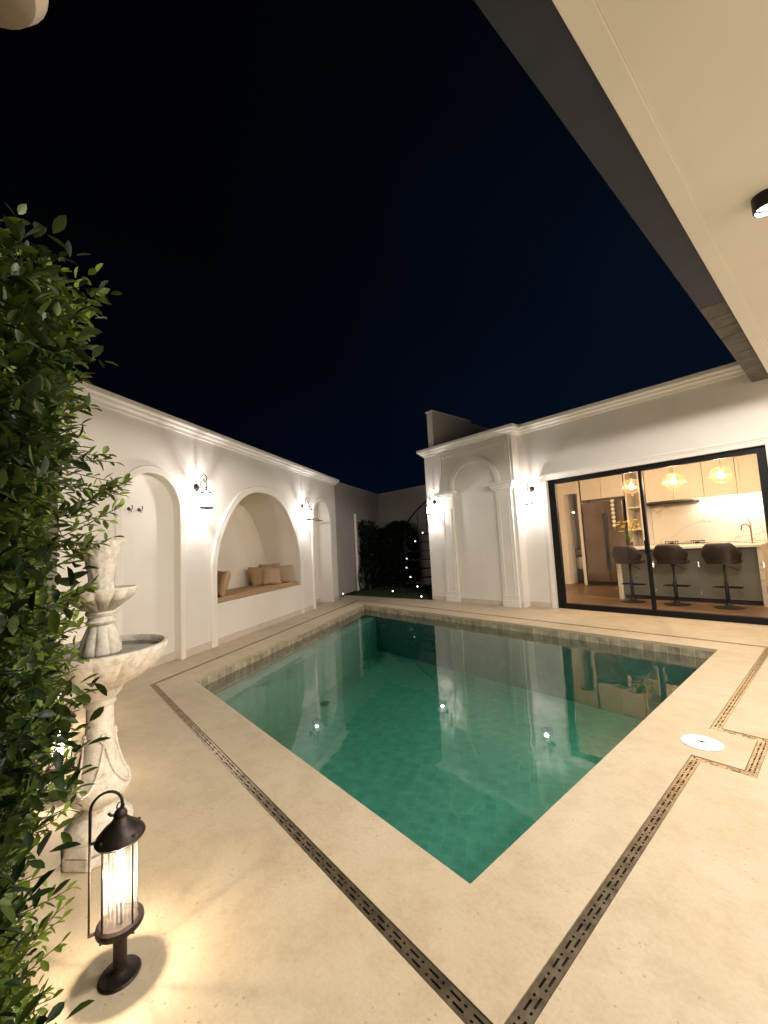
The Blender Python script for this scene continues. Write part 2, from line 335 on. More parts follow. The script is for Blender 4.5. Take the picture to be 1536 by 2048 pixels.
# grating of the drain: plates with real slots
M_grate = mat('grate_steel', (0.27, 0.21, 0.14), 0.36, 0.85, noise=(18, 0.35, 5), bump=(0.25, 0.002), bscale=60)
def slot(cx, cy, l, w):
    return [(cx - l / 2, cy - w / 2), (cx + l / 2, cy - w / 2), (cx + l / 2, cy + w / 2), (cx - l / 2, cy + w / 2)]
grate_t = thing('drain_grate', 'narrow slotted metal drain grate running round the pool in the deck', 'drain grate', (-0.745, 0.962, 0))
def grate_segment(p, q, flip=False):
    p = Vector(p); q = Vector(q); d = (q - p); Lg = d.length; d.normalize(); nn = Vector((-d.y, d.x)); mb = MB(); W = 0.052
    n = max(1, round((Lg - W) / 0.086)); u = (Lg - W) / n
    F = lambda a, b, z=-0.003: (p.x + d.x * a + nn.x * b, p.y + d.y * a + nn.y * b, z)
    mb.poly([(-W / 2, -W / 2), (W / 2, -W / 2), (W / 2, W / 2), (-W / 2, W / 2)], [slot(-0.008, -0.008, 0.014, 0.008), slot(0.01, 0.008, 0.014, 0.008)], F)
    for i in range(n):
        a0 = W / 2 + i * u; c = a0 + u / 2
        hs = [slot(c - 0.012, 0.0095, 0.040, 0.0075), slot(c + 0.026, 0.0095, 0.010, 0.0075), slot(c + 0.012, -0.0095, 0.040, 0.0075), slot(c - 0.026, -0.0095, 0.010, 0.0075)]
        a1 = a0 + u
        mb.poly([(a0, -W / 2), (a1, -W / 2), (a1, W / 2), (a0, W / 2)], hs, F)
        for h in hs: mb.strip(h, lambda a, b: F(a, b, -0.003), lambda a, b: F(a, b, -0.010), True)
    mb.build('grate_section', M_grate, grate_t, world=True, recalc=False)
for i in range(len(chan)): grate_segment(chan[i], chan[(i + 1) % len(chan)])

# pool basin
dAB = (Vector(B) - Vector(A)).normalized(); nAB = Vector((dAB.y, -dAB.x))  # towards the pool
if nAB.dot(Vector(C) - Vector(A)) < 0: nAB = -nAB
M_green = tile_mat('green_pool_tile', (dAB.x, dAB.y), 0.10, ((0.145, 0.34, 0.27), (0.11, 0.285, 0.225)), (0.20, 0.34, 0.29), 0.45, 0.03)
M_gx = tile_mat('green_wall_tile_x', (1, 0), 0.10, ((0.145, 0.34, 0.27), (0.115, 0.295, 0.23)), (0.20, 0.34, 0.29), 0.45, 0.03, upz=True)
M_bandx = tile_mat('waterline_tile_x', (1, 0), 0.135, ((0.40, 0.34, 0.23), (0.30, 0.25, 0.17)), (0.50, 0.45, 0.34), 0.45, 0.035, upz=True, h=0.35, var=(0.62, 1.35))
M_bandl = tile_mat('waterline_tile_l', (dAB.x, dAB.y), 0.135, ((0.42, 0.35, 0.24), (0.33, 0.27, 0.18)), (0.50, 0.45, 0.34), 0.45, 0.035, upz=True, h=0.35, var=(0.62, 1.35))
pool = thing('swimming_pool', 'sunken swimming pool lined with green tiles under a tan waterline band', 'swimming pool', (-3.5, 3.5, FLOOR))
pl = [A, B, C, D]
MB().poly(pl, [], XY(FLOOR)).build('pool_floor', M_green, pool, world=True)
mb = MB(); mb.strip([B, C, D, A], XY(-0.26), XY(FLOOR)); mb.build('basin_wall', M_gx, pool, world=True, recalc=False)
mb = MB(); mb.strip([B, C, D, A], XY(-0.035), XY(-0.26)); mb.build('waterline_band', M_bandx, pool, world=True, recalc=False)
mb = MB(); mb.strip([A, B], XY(-0.035), XY(-0.26)); mb.build('waterline_band', M_bandl, pool, world=True, recalc=False)
def inset(p, k): v = Vector(p) + nAB * k; return (v.x, v.y)
def ledge(w, z0, z1, nm):
    # a ledge along AB, clipped to the DA and BC sides
    k = w / nAB.y if False else w
    a2 = (A[0] + k / nAB.x, A[1]); 
    tB = k / (nAB.dot((Vector(C) - Vector(B)).normalized())); b2 = Vector(B) + (Vector(C) - Vector(B)).normalized() * tB
    mb = MB(); P = [A, B, (b2.x, b2.y), a2]
    mb.poly(P, [], XY(z0)); mb.strip([(b2.x, b2.y), a2], XY(z0), XY(z1)); mb.build(nm, M_green, pool, world=True, recalc=False)
ledge(0.34, -0.27, FLOOR, 'ledge')
# water
def water_mat():
    m = bpy.data.materials.new('pool_water'); m.use_nodes = True; n = m.node_tree; n.nodes.clear()
    o = n.nodes.new('ShaderNodeOutputMaterial'); tr = n.nodes.new('ShaderNodeBsdfTransparent'); gl = n.nodes.new('ShaderNodeBsdfGlossy')
    gl.inputs['Roughness'].default_value = 0.015; fr = fresnel(n, 1.85); mx = n.nodes.new('ShaderNodeMixShader')
    g = n.nodes.new('ShaderNodeNewGeometry'); t = n.nodes.new('ShaderNodeTexNoise'); t.inputs['Scale'].default_value = 2.2; t.inputs['Detail'].default_value = 2
    n.links.new(g.outputs['Position'], t.inputs['Vector']); bp = n.nodes.new('ShaderNodeBump'); bp.inputs['Strength'].default_value = 0.22; bp.inputs['Distance'].default_value = 0.012
    n.links.new(t.outputs['Fac'], bp.inputs['Height']); n.links.new(bp.outputs[0], gl.inputs['Normal']); n.links.new(bp.outputs[0], fr.inputs['Normal'])
    n.links.new(fr.outputs[0], mx.inputs[0]); n.links.new(tr.outputs[0], mx.inputs[1]); n.links.new(gl.outputs[0], mx.inputs[2]); n.links.new(mx.outputs[0], o.inputs['Surface'])
    va = n.nodes.new('ShaderNodeVolumeAbsorption'); va.inputs['Color'].default_value = (0.22, 0.80, 0.66, 1); va.inputs['Density'].default_value = 0.42
    n.links.new(va.outputs[0], o.inputs['Volume']); return m
mb = MB(); mb.poly(pl, [], XY(WL)); mb.poly(pl, [], XY(FLOOR - 0.2)); e_ = 0.0
mb.strip(offset_poly(pl, 0), XY(WL), XY(FLOOR - 0.2), True)
wt = mb.build('pool_water', water_mat()); tag(wt, kind='structure')
# skimmer lid
t = thing('skimmer_lid', 'round white plastic lid set in the deck right of the pool', 'skimmer lid', (ph[0], ph[1], 0))
MB().lathe([(0.001, 0.0), (0.108, 0.0), (0.110, 0.003), (0.104, 0.006), (0.001, 0.007)], 48).build('lid_disc', M_lid, t, smooth=True)
MB().box(-0.016, 0.016, -0.004, 0.004, 0.0075, 0.010).box(-0.004, 0.004, -0.012, 0.012, 0.0075, 0.0095).build('finger_slot', M_black, t)

# ============================================================ LEFT GARDEN WALL
dL = Vector((math.cos(R(124)), math.sin(R(124)), 0)); OL = Vector((-6.3, 2.0, 0)); nL = Vector((dL.y, -dL.x, 0))
def FL(s, o, z): p = OL + dL * s + nL * o; return (p.x, p.y, z)
S0, S1, HT = -2.24, 4.92, 3.10
gw = thing('garden_wall', 'long cream plaster garden wall with three arched niches left of the pool', 'wall', tuple(OL))
a1 = (-1.56, -0.66, 1.97, 0.46, 0.10); a2 = (0.03, 2.77, 1.22, 1.235, 0.85); a3 = (3.45, 4.47, 2.03, 0.51, 0.34)
def arch_pts(a, zb=0.0, n=28):
    sl, sr, sp, h, _ = a; c = (sl + sr) / 2; w = (sr - sl) / 2
    return [(sl, zb)] + arc(c, sp, w, h, 180, 0, n) + [(sr, zb)]
HALF = [(0, 2.455), (.22, 2.447), (.45, 2.392), (.70, 2.27), (.93, 2.06), (1.14, 1.78), (1.29, 1.47), (1.36, 1.12), (1.37, .60)]
def smooth_profile(K, m=6):
    out = []
    for i in range(len(K) - 1):
        p0 = Vector(K[i - 1]) if i else Vector((-K[1][0], K[1][1])); p1, p2 = Vector(K[i]), Vector(K[i + 1]); p3 = Vector(K[i + 2]) if i + 2 < len(K) else p2 + (p2 - p1)
        for j in range(m):
            t = j / m; out.append(0.5 * ((2 * p1) + (p2 - p0) * t + (2 * p0 - 5 * p1 + 4 * p2 - p3) * t * t + (3 * p1 - p0 - 3 * p2 + p3) * t ** 3))
    return [(p.x, p.y) for p in out] + [K[-1]]
hp_ = smooth_profile(HALF)
P1, P2, P3 = arch_pts(a1), [(1.4 - x, z) for x, z in hp_[::-1]] + [(1.4 + x, z) for x, z in hp_[1:]], arch_pts(a3)
mb = MB()
outer = [(S0, 0)] + P1 + P3 + [(S1, 0), (S1, HT), (S0, HT)]
mb.poly(outer, [P2], lambda a, b: FL(a, 0, b))
for z0 in (0,):
    mb.add([FL(S0, 0, 0), FL(S0, -1.1, 0), FL(S0, -1.1, HT), FL(S0, 0, HT)], [(0, 1, 2, 3)])
    mb.add([FL(S1, 0, 0), FL(S1, -1.1, 0), FL(S1, -1.1, HT), FL(S1, 0, HT)], [(0, 1, 2, 3)])
    mb.add([FL(S0, -1.1, 0), FL(S1, -1.1, 0), FL(S1, -1.1, HT), FL(S0, -1.1, HT)], [(0, 1, 2, 3)])
    mb.add([FL(S0, 0, HT), FL(S1, 0, HT), FL(S1, -1.1, HT), FL(S0, -1.1, HT)], [(0, 1, 2, 3)])
mb.build('wall_body', M_wall, gw, world=True, recalc=False)
for P, a in ((P1, a1), (P2, a2), (P3, a3)):
    mb = MB(); dp = a[4]
    mb.strip(P, lambda s, z: FL(s, 0, z), lambda s, z: FL(s, -dp, z))
    mb.poly(P, [], lambda s, z: FL(s, -dp, z))
    if a is a2: mb.add([FL(P[0][0], 0, .6), FL(P[-1][0], 0, .6), FL(P[-1][0], -dp, .6), FL(P[0][0], -dp, .6)], [(0, 1, 2, 3)])
    o = mb.build('niche', M_niche if a is a2 else M_wall, gw, world=True, recalc=False)
def trim(P, w, pr, par, F, m=M_trim, name='arch_trim', inward=0.012):
    prof = [(-inward, 0.0), (-inward, pr * 0.9), (w * 0.25, pr), (w * 0.55, pr * 0.75), (w * 0.85, pr * 0.95), (w, pr * 0.5), (w, 0.0)]
    prof = [(o, h) for o, h in prof]
    return MB().sweep(P, prof, F).build(name, m, par, world=True, smooth=True)
trim(P1, 0.075, 0.03, gw, lambda a, b, h: FL(a, h, b))
trim([(0.03, 0)] + P2 + [(2.77, 0)], 0.10, 0.035, gw, lambda a, b, h: FL(a, h, b))
trim(P3, 0.075, 0.03, gw, lambda a, b, h: FL(a, h, b))
corn = lambda z, d, h: [(0, z), (d * .22, z + .0), (d * .30, z + h * .22), (d * .62, z + h * .34), (d * .70, z + h * .52), (d * .95, z + h * .62), (d, z + h * .70), (d, z + h), (0, z + h), (-0.02, z + h)]
# path in plan runs so that 'left of the path' points away from the wall
pw = [OL + dL * S0 + nL * 0 - nL * 1.1, OL + dL * S0, OL + dL * S1, OL + dL * S1 - nL * 1.1]
pw = [(p.x, p.y) for p in pw][::-1]
MB().sweep(pw[::-1] if False else pw, [(o, z) for o, z in corn(3.06, 0.11, 0.15)], lambda a, b, h: (a, b, h)).build('cornice', M_trim, gw, world=True)
mb = MB()
def skirt(s0, s1, o=0.0):
    mb.box(s0, s1, 0.001 + o, 0.010 + o, 0.0, 0.10, FL)
skirt(S0, a1[0] - .08); skirt(a1[1] + .08, a2[0] - .10); skirt(a2[0] + .013, a2[1] - .013); skirt(a2[1] + .10, a3[0] - .08); skirt(a3[1] + .08, S1)
skirt(a1[0], a1[1], -a1[4]); skirt(a3[0], a3[1], -a3[4])
mb.box(S1 + 0.001, S1 + 0.010, -1.1, 0.0, 0, 0.10, FL)
mb.build('skirting', M_base, gw, world=True)
MB().box(a2[0] + 0.006, a2[1] - 0.006, -a2[4], 0.004, 0.6, 0.612, FL).build('bench_sill', M_trim, gw, world=True)

rzL = math.atan2(dL.y, dL.x)
# coat hooks on the niche
def make_hook():
    t = thing('coat_hook', 'x', 'coat hook', group='iron coat hooks in the left niche')
    # local: x along the wall, y outwards (-normal handled by rotation), z up
    MB().lathe([(0.001, 0), (0.021, 0), (0.021, 0.005), (0.015, 0.010), (0.001, 0.012)], 20, M=Matrix.Rotation(R(90), 4, 'X')).build('rosette', M_iron, t, smooth=True)
    MB().tube([(0, -0.01, 0), (0, -0.035, -0.012), (0, -0.055, 0.0), (0, -0.060, 0.025), (0, -0.050, 0.042)], [.005, .005, .005, .005, .007]).tube([(0, -0.02, -0.005), (0, -0.03, -0.03), (0, -0.045, -0.034), (0, -0.052, -0.022)], .004).build('hook_arm', M_iron, t, smooth=True)
    return t
hk = make_hook()
for i, (s, lb) in enumerate(((-1.50, 'leftmost small black coat hook in the tall arched niche'), (-1.36, 'middle small black coat hook in the tall arched niche'), (-1.215, 'rightmost small black coat hook in the tall arched niche'))):
    o = hk if i == 0 else copy_tree(hk); o.location = FL(s, -a1[4] + 0.001, 1.95); o.rotation_euler = (0, 0, rzL + math.pi); o['label'] = lb
# local -y must point along nL: rotation rz with (0,-1)-> nL
def rot_for(n): return math.atan2(n[1], n[0]) + math.pi / 2
for o in col.objects:
    if o.name.startswith('coat_hook') and o.parent is None: o.rotation_euler = (0, 0, rot_for(nL))
# rain shower arm in the right niche
t = thing('rain_shower', 'flat black rain shower head on a short arm in the small right niche', 'shower', FL(3.93, -a3[4], 2.10), rot_for(nL))
MB().lathe([(0.001, 0), (0.03, 0), (0.03, 0.006), (0.001, 0.01)], 20, M=Matrix.Rotation(R(90), 4, 'X')).build('wall_flange', M_black, t, smooth=True)
MB().tube([(0, 0, 0), (0, -0.26, 0.0), (0, -0.285, -0.012), (0, -0.29, -0.03)], 0.010).build('shower_arm', M_black, t, smooth=True)
MB().lathe([(0.001, -0.03), (0.02, -0.03), (0.11, -0.042), (0.11, -0.052), (0.001, -0.052)], 28, c=(0, -0.29)).build('spray_plate', M_black, t, smooth=True)
t = thing('shower_mixer', 'small black shower tap on the back of the small right niche', 'shower tap', FL(3.93, -a3[4], 1.08), rot_for(nL))
MB().box(-.05, .05, -.012, 0, -.05, .05).build('tap_plate', M_black, t, bevel=.003)
MB().tube([(0, -.01, 0), (0, -.05, 0), (0.05, -.055, 0)], .009).build('tap_lever', M_black, t, smooth=True)

# seat cushion and pillows
def soft_box(name, m, par, sx, sy, sz, puff=0.0, corner=0.35):
    """a stuffed square cushion: x,z are its faces' sides, y its thickness"""
    N = 14; mb = MB(); vs = []; idx = {}
    def P(u, v, side):
        e = (1 - abs(u) ** 3.2) * (1 - abs(v) ** 3.2); th = sy / 2 * (0.10 + 0.90 * max(0, e) ** 0.42)
        pin = 1 - 0.07 * (1 - abs(u * v)) * max(abs(u), abs(v)) ** 6
        return (u * sx / 2 * pin, side * th, v * sz / 2 * pin)
    for side in (-1, 1):
        for i in range(N + 1):
            for j in range(N + 1):
                idx[(side, i, j)] = len(vs); vs.append(P(-1 + 2 * i / N, -1 + 2 * j / N, side))
    fs = []
    for side in (-1, 1):
        for i in range(N):
            for j in range(N): fs.append((idx[side, i, j], idx[side, i + 1, j], idx[side, i + 1, j + 1], idx[side, i, j + 1]))
    rim = [(i, 0) for i in range(N)] + [(N, j) for j in range(N)] + [(N - i, N) for i in range(N)] + [(0, N - j) for j in range(N)]
    for k in range(len(rim)):
        a, b = rim[k], rim[(k + 1) % len(rim)]; fs.append((idx[(-1,) + a], idx[(-1,) + b], idx[(1,) + b], idx[(1,) + a]))
    mb.add(vs, fs); o = mb.build(name, m, par); smooth_mesh(o.data, 80); return o
cs = thing('seat_cushion', 'long tan bench cushion lying in the wide arched niche', 'cushion', FL(1.4, -0.42, 0.612))
mb = MB(); mb.box(0.05, 2.75, -0.82, -0.02, 0.613, 0.69, FL); mb.build('cushion_pad', M_cush, cs, world=True, bevel=0.022, seg=4)
mb = MB(); mb.tube([FL(0.07, -0.018, .682), FL(2.73, -0.018, .682)], .005).build('piping', M_cush, cs, world=True, smooth=True)
def pillow(s, o, z, size, m, lb, tilt, yaw, roll=0):
    t = soft_box('throw_pillow', m, None, size, size * 0.36, size)
    t.matrix_world = Matrix.Translation(FL(s, o, z)) @ Matrix.Rotation(rot_for(nL) + R(yaw), 4, 'Z') @ Matrix.Rotation(R(tilt), 4, 'X') @ Matrix.Rotation(R(roll), 4, 'Y')
    tag(t, lb, 'pillow', 'pillows in the wide niche'); return t
pillow(0.44, -0.22, 0.885, 0.42, M_cush, 'tan pillow leaning at the near left end of the niche seat', 18, 62)
pillow(0.30, -0.40, 0.885, 0.38, M_pil2, 'tan brown pillow tucked in the left back corner of the niche seat', 14, 75)
pillow(2.08, -0.55, 0.87, 0.42, M_pil2, 'brown pillow behind the blush ones on the niche seat', -24, -25)
pillow(2.22, -0.36, 0.86, 0.40, M_pil, 'blush pillow in front, leaning back on the niche seat', -30, -38, 8)
pillow(2.50, -0.27, 0.87, 0.38, M_pil, 'second blush pillow, squeezed upright beside the right jamb', -14, -68)
pillow(2.58, -0.62, 0.89, 0.42, M_cush, 'tall tan pillow in the right back corner of the niche seat', -15, -55)

# ============================================================ WALL LANTERNS
def make_sconce():
    t = thing('wall_lantern', 'x', 'wall lantern', group='glass wall lanterns round the pool')
    # local: wall at y=0, -y outwards, z=0 at the bottom of the cage frame
    MB().lathe([(0.001, 0), (0.048, 0), (0.050, 0.006), (0.036, 0.014), (0.018, 0.022), (0.001, 0.026)], 20, M=Matrix.Translation((0, 0, 0.27)) @ Matrix.Rotation(R(90), 4, 'X')).build('wall_plate', M_iron, t, smooth=True)
    y = -0.15; pts = [(0, -0.02, 0.27), (0, -0.05, 0.262), (0, -0.068, 0.29), (0, -0.072, 0.34)]
    pts += [(0, -0.117 + 0.045 * math.cos(R(a)) , 0.37 + 0.055 * math.sin(R(a))) for a in range(170, -60, -18)][0:0]
    pts += [(0, -0.115 - 0.043 * math.cos(R(a)) * -1 if False else -0.115 + 0.043 * math.cos(R(a)), 0.375 + 0.052 * math.sin(R(a))) for a in range(10, 250, 16)]
    pts += [(0, -0.125, 0.345), (0, -0.112, 0.36), (0, -0.120, 0.378)]
    MB().tube(pts, 0.0052, 8).build('scroll_arm', M_iron, t, smooth=True)
    MB().lathe([(0.001, 0.225), (0.012, 0.23), (0.008, 0.25), (0.016, 0.262), (0.006, 0.28), (0.006, 0.325), (0.001, 0.33)], 12, c=(0, y)).build('finial', M_iron, t, smooth=True)
    hx = lambda r, z, n=6: [(r * math.cos(R(60 * k + 30)), y + r * math.sin(R(60 * k + 30)), z) for k in range(n + 1)]
    mb = MB()
    for rr, z, th in ((0.080, 0.010, .006), (0.088, 0.0, .005), (0.083, 0.185, .006), (0.070, 0.195, .004)): mb.tube(hx(rr, z), th, 6)
    for k in range(6):
        a = R(60 * k + 30); c0, s0 = math.cos(a), math.sin(a)
        mb.tube([(0.080 * c0, y + 0.080 * s0, 0.0), (0.080 * c0, y + 0.080 * s0, 0.187)], 0.0042, 6)
        mb.tube([(0.083 * c0, y + 0.083 * s0, 0.187), (0.045 * c0, y + .045 * s0, .212), (0.010 * c0, y + 0.010 * s0, 0.245)], 0.0026, 6)
    mb.build('cage', M_iron, t, smooth=True)
    mb = MB(); P = [(0.077 * math.cos(R(60 * k + 30)), 0.077 * math.sin(R(60 * k + 30))) for k in range(6)]
    mb.strip(P, lambda a, b: (a, y + b, 0.010), lambda a, b: (a, y + b, 0.185), True); mb.build('glass_pane', M_lpane, t)
    MB().tube([(0, y, 0.0), (0, y, 0.03)], 0.012).tube([(-.075, y, .002), (.075, y, .002)], .004).build('bulb_holder', M_iron, t, smooth=True)
    MB().ball((0, y, 0.095), 0.009, 12, 8, (1, 1, 1.7)).build('bulb', M_bulbw, t, smooth=True)
    lamp('lantern_light', (0, y, 0.095), WALL_W, C_WALL, 0.019, t)
    return t
sc = make_sconce()
spots = [(FL(-0.337, 0, 2.03), rot_for(nL), 'white glowing wall lantern between the tall niche and the wide niche'),
         (FL(2.97, 0, 2.03), rot_for(nL), 'white glowing wall lantern between the wide niche and the small shower niche'),
         ((-6.535, 7.27, 2.04), 0, 'white glowing wall lantern at the house corner beside the spiral stair'),
         ((-4.12, 7.50, 2.03), 0, 'white glowing wall lantern between the blind arch and the sliding door')]
for i, (p, rz, lb) in enumerate(spots):
    o = sc if i == 0 else copy_tree(sc); o.location = (p[0], p[1], p[2] - .012); o.rotation_euler = (0, 0, rz); o.scale = (1.14,) * 3; o['label'] = lb

# ============================================================ HOUSE
hs = thing('house', 'single storey cream house with corner block, blind arch and roof cornice behind the pool', 'house', (-4.0, 7.5, 0))
YF, YM = 7.27, 7.50
WX0, WX1, WZ1 = -3.82, -0.675, 2.46
mb = MB()
mb.poly([(-6.79, 0), (WX0, 0), (WX0, WZ1), (WX1, WZ1), (WX1, 0), (3.2, 0), (3.2, 3.55), (-6.79, 3.55)], [], lambda a, b: (a, YM, b))
mb.strip([(WX0, 0), (WX0, WZ1), (WX1, WZ1), (WX1, 0)], lambda a, b: (a, YM, b), lambda a, b: (a, YM + .22, b))
mb.box(-6.79, -6.60, 7.52, 12.6, 0, 3.55)
mb.box(-6.60, 3.2, 12.3, 12.6, 0, 3.55)
mb.build('wall', M_wall, hs, world=True, recalc=False)
mb = MB(); mb.box(-6.79, -4.36, YF, YM - 0.001, 0, 3.55); mb.build('corner_block', M_wall, hs, world=True)
mb = MB(); mb.box(-6.79, 3.2, YM + .01, 12.6, 3.42, 3.52); mb.build('roof', mat('roof_slab', (0.3, 0.28, 0.25), 0.8), hs, world=True)
hp = [(-6.79, 12.6), (-6.79, YF), (-4.36, YF), (-4.36, YM), (3.2, YM)]
MB().sweep(hp, [(-o, z) for o, z in corn(3.49, 0.13, 0.17)], lambda a, b, h: (a, b, h)).build('cornice', M_trim, hs, world=True)
# raised entablature with arch cut out
xl, xr = -6.33, -4.41; cxA, rA = -5.325, 0.575
arch = arc(cxA, 2.55, rA, 0.56, 180, 0, 32)
mb = MB(); out = [(xl, 2.53), (cxA - rA, 2.53)] + arch + [(cxA + rA, 2.53), (xr, 2.53), (xr, 3.47), (xl, 3.47)]
mb.poly(out, [], lambda a, b: (a, YF - .03, b)); mb.strip(out, lambda a, b: (a, YF - .03, b), lambda a, b: (a, YF + .002, b), True)
mb.build('spandrel_panel', M_wall, hs, world=True, recalc=False)
MB().sweep([(cxA - rA, 2.53)] + arch + [(cxA + rA, 2.53)], [(-0.01, 0), (-0.01, .045), (.03, .055), (.06, .045), (.085, .05), (.085, 0)], lambda a, b, h: (a, YF - .03 - h + .002, b)).build('arch_trim', M_trim, hs, world=True, smooth=True)
MB().sweep([(xl + .10, 3.02), (xl + .10, 3.36), (xr - .10, 3.36), (xr - .10, 3.02)], [(-.018, 0), (-.012, .012), (.012, .012), (.018, 0)], lambda a, b, h: (a, YF - .031 - h, b)).build('panel_moulding', M_trim, hs, world=True)
for (x0, x1) in ((-6.30, -5.935), (-4.785, -4.43)):
    mb = MB(); mb.box(x0, x1, YF - .05, YF + .001, 0, 2.36); mb.build('pilaster', M_trim, hs, world=True, bevel=.004)
    MB().sweep([(x0 + .07, .22), (x0 + .07, 2.12), (x1 - .07, 2.12), (x1 - .07, .22)], [(-.010, 0), (-.007, .008), (.007, .008), (.010, 0)], lambda a, b, h: (a, YF - .051 - h, b), closed=True).build('pilaster_moulding', M_trim, hs, world=True)
    mb = MB(); mb.box(x0 - .015, x1 + .015, YF - .065, YF + .001, 0, .13); mb.build('plinth', M_trim, hs, world=True, bevel=.004)
    mb = MB()
    for (e, z0, z1) in ((.02, 2.36, 2.385), (.045, 2.385, 2.42), (.075, 2.42, 2.455), (.10, 2.455, 2.53)):
        mb.box(x0 - e, x1 + e, YF - .05 - e, YF + .001, z0, z1)
    mb.build('capital', M_trim, hs, world=True, bevel=.006)
# window surround
mb = MB(); so = 0.075
mb.sweep([(WX0, 0), (WX0, WZ1), (WX1, WZ1), (WX1, 0)], [(-.004, 0), (-.004, .022), (so, .022), (so, 0)], lambda a, b, h: (a, YM - h, b))
mb.build('door_surround', M_trim, hs, world=True, bevel=.004)
mb = MB(); mb.box(WX0 - .11, WX1 + .11, YM - .06, YM + .001, WZ1 + .078, WZ1 + .115); mb.box(WX0 - .09, WX1 + .09, YM - .04, YM + .001, WZ1 + .055, WZ1 + .078)
mb.build('lintel_ledge', M_trim, hs, world=True, bevel=.004)
mb = MB(); sk = lambda x0, x1, y: mb.box(x0, x1, y - .009, y - .001, 0, .10)
sk(-6.79, -6.317, YF); sk(-5.918, -4.802, YF); sk(-4.413, -4.36, YF); sk(-4.36, WX0 - .076, YM)
mb.build('skirting', M_base, hs, world=True)
# sliding door (frame, mullion, panes) as a part of the house
sd = MB(); yf0, yf1 = 7.575, 7.66
sd.box(WX0, -3.69, yf0, yf1, 0.0, WZ1); sd.box(-0.785, WX1, yf0, yf1, 0, WZ1); sd.box(-3.69, -.785, yf0, yf1, 2.372, WZ1); sd.box(-3.69, -.785, yf0, yf1, 0, .095)
sd = sd.build('sliding_door', M_darkmetal, hs, world=True, bevel=.003)
MB().box(-2.262, -2.212, 7.585, 7.65, .095, 2.372).build('mullion', M_darkmetal, sd, world=True, bevel=.003)
MB().box(-2.268, -2.248, 7.555, 7.5845, 1.0, 1.22).build('door_handle', M_black, sd, world=True)
for (x0, x1, y) in ((-3.69, -2.262, 7.612), (-2.212, -.785, 7.628)):
    MB().add([(x0, y, .095), (x1, y, .095), (x1, y, 2.372), (x0, y, 2.372)], [(0, 1, 2, 3)]).build('pane', M_pane, sd, world=True)
# roof parapet
rp = MB(); rp.box(-6.76, -6.58, 7.42, 9.0, 3.53, 4.64); rp = rp.build('roof_parapet', M_wall, hs, world=True, bevel=.01)
MB().box(-6.79, -6.55, 7.40, 9.0, 4.641, 4.67).build('parapet_cap', M_trim, hs, world=True)
mb = MB(); mb.box(-6.70, -6.60, 9.0, 10.2, 3.53, 4.60); mb.build('roof_parapet', M_wall, hs, world=True)

# kitchen shell (rooms belong to the house)
M_kwall = mat('kitchen_paint', (0.80, 0.74, 0.66), 0.7, noise=(2, 0.02, 3))
M_kfloor = mat('oak_floor', (0.15, 0.085, 0.04), 0.35, noise=(3, 0.15, 4))
KX0, KX1, KY1 = -5.75, 1.4, 11.92
mb = MB(); q = lambda *v: mb.add(v, [(0, 1, 2, 3)])
q((KX0, 7.7, .015), (KX0, 7.7, 2.95), (KX0, KY1, 2.95), (KX0, KY1, .015))
q((KX1, 7.7, .015), (KX1, 7.7, 2.95), (KX1, KY1, 2.95), (KX1, KY1, .015))
q((-4.91, 11.3, .015), (-4.83, 11.3, .015), (-4.83, 11.3, 2.95), (-4.91, 11.3, 2.95))
q((KX0, 11.3, .015), (-5.28, 11.3, .015), (-5.28, 11.3, 2.95), (KX0, 11.3, 2.95))
q((-5.28, 11.3, 2.52), (-4.91, 11.3, 2.52), (-4.91, 11.3, 2.95), (-5.28, 11.3, 2.95))
q((-5.28, 11.3, .015), (-5.28, 11.9, .015), (-5.28, 11.9, 2.95), (-5.28, 11.3, 2.95))
q((-4.91, 11.3, .015), (-4.91, 12.28, .015), (-4.91, 12.28, 2.95), (-4.91, 11.3, 2.95))
q((-4.83, KY1, .015), (KX1, KY1, .015), (KX1, KY1, 2.95), (-4.83, KY1, 2.95))
q((-6.5, 12.28, .015), (-4.83, 12.28, .015), (-4.83, 12.28, 2.95), (-6.5, 12.28, 2.95))
q((KX0, 7.7, 2.95), (KX1, 7.7, 2.95), (KX1, 12.28, 2.95), (KX0, 12.28, 2.95))
q((KX0, 7.725, .015), (WX0, 7.725, .015), (WX0, 7.725, 2.95), (KX0, 7.725, 2.95))
q((WX1, 7.725, .015), (KX1, 7.725, .015), (KX1, 7.725, 2.95), (WX1, 7.725, 2.95))
mb.build('kitchen_wall', M_kwall, hs, world=True, recalc=False)
MB().add([(-6.5, 7.70, .02), (KX1, 7.70, .02), (KX1, 12.28, .02), (-6.5, 12.28, .02)], [(0, 1, 2, 3)]).build('kitchen_floor', M_kfloor, hs, world=True)

# kitchen furniture
M_cab = mat('cream_cabinet', (0.80, 0.75, 0.68), 0.4, noise=(4, 0.02, 2))
M_marble = mat('marble', (0.80, 0.75, 0.66), 0.18)
def marble_veins(m):
    n = m.node_tree; b = n.nodes['Principled BSDF']; g = n.nodes.new('ShaderNodeNewGeometry'); t = n.nodes.new('ShaderNodeTexNoise')
    t.inputs['Scale'].default_value = 1.1; t.inputs['Detail'].default_value = 5; t.inputs['Distortion'].default_value = 1.4
    n.links.new(g.outputs['Position'], t.inputs['Vector']); r = n.nodes.new('ShaderNodeValToRGB'); el = r.color_ramp.elements
    el[0].position = 0.47; el[0].color = (0.80, 0.75, 0.66, 1); el[1].position = 0.53; el[1].color = (0.80, 0.75, 0.66, 1)
    x = el.new(0.50); x.color = (0.60, 0.52, 0.42, 1); n.links.new(t.outputs['Fac'], r.inputs[0]); n.links.new(r.outputs[0], b.inputs['Base Color'])
marble_veins(M_marble)
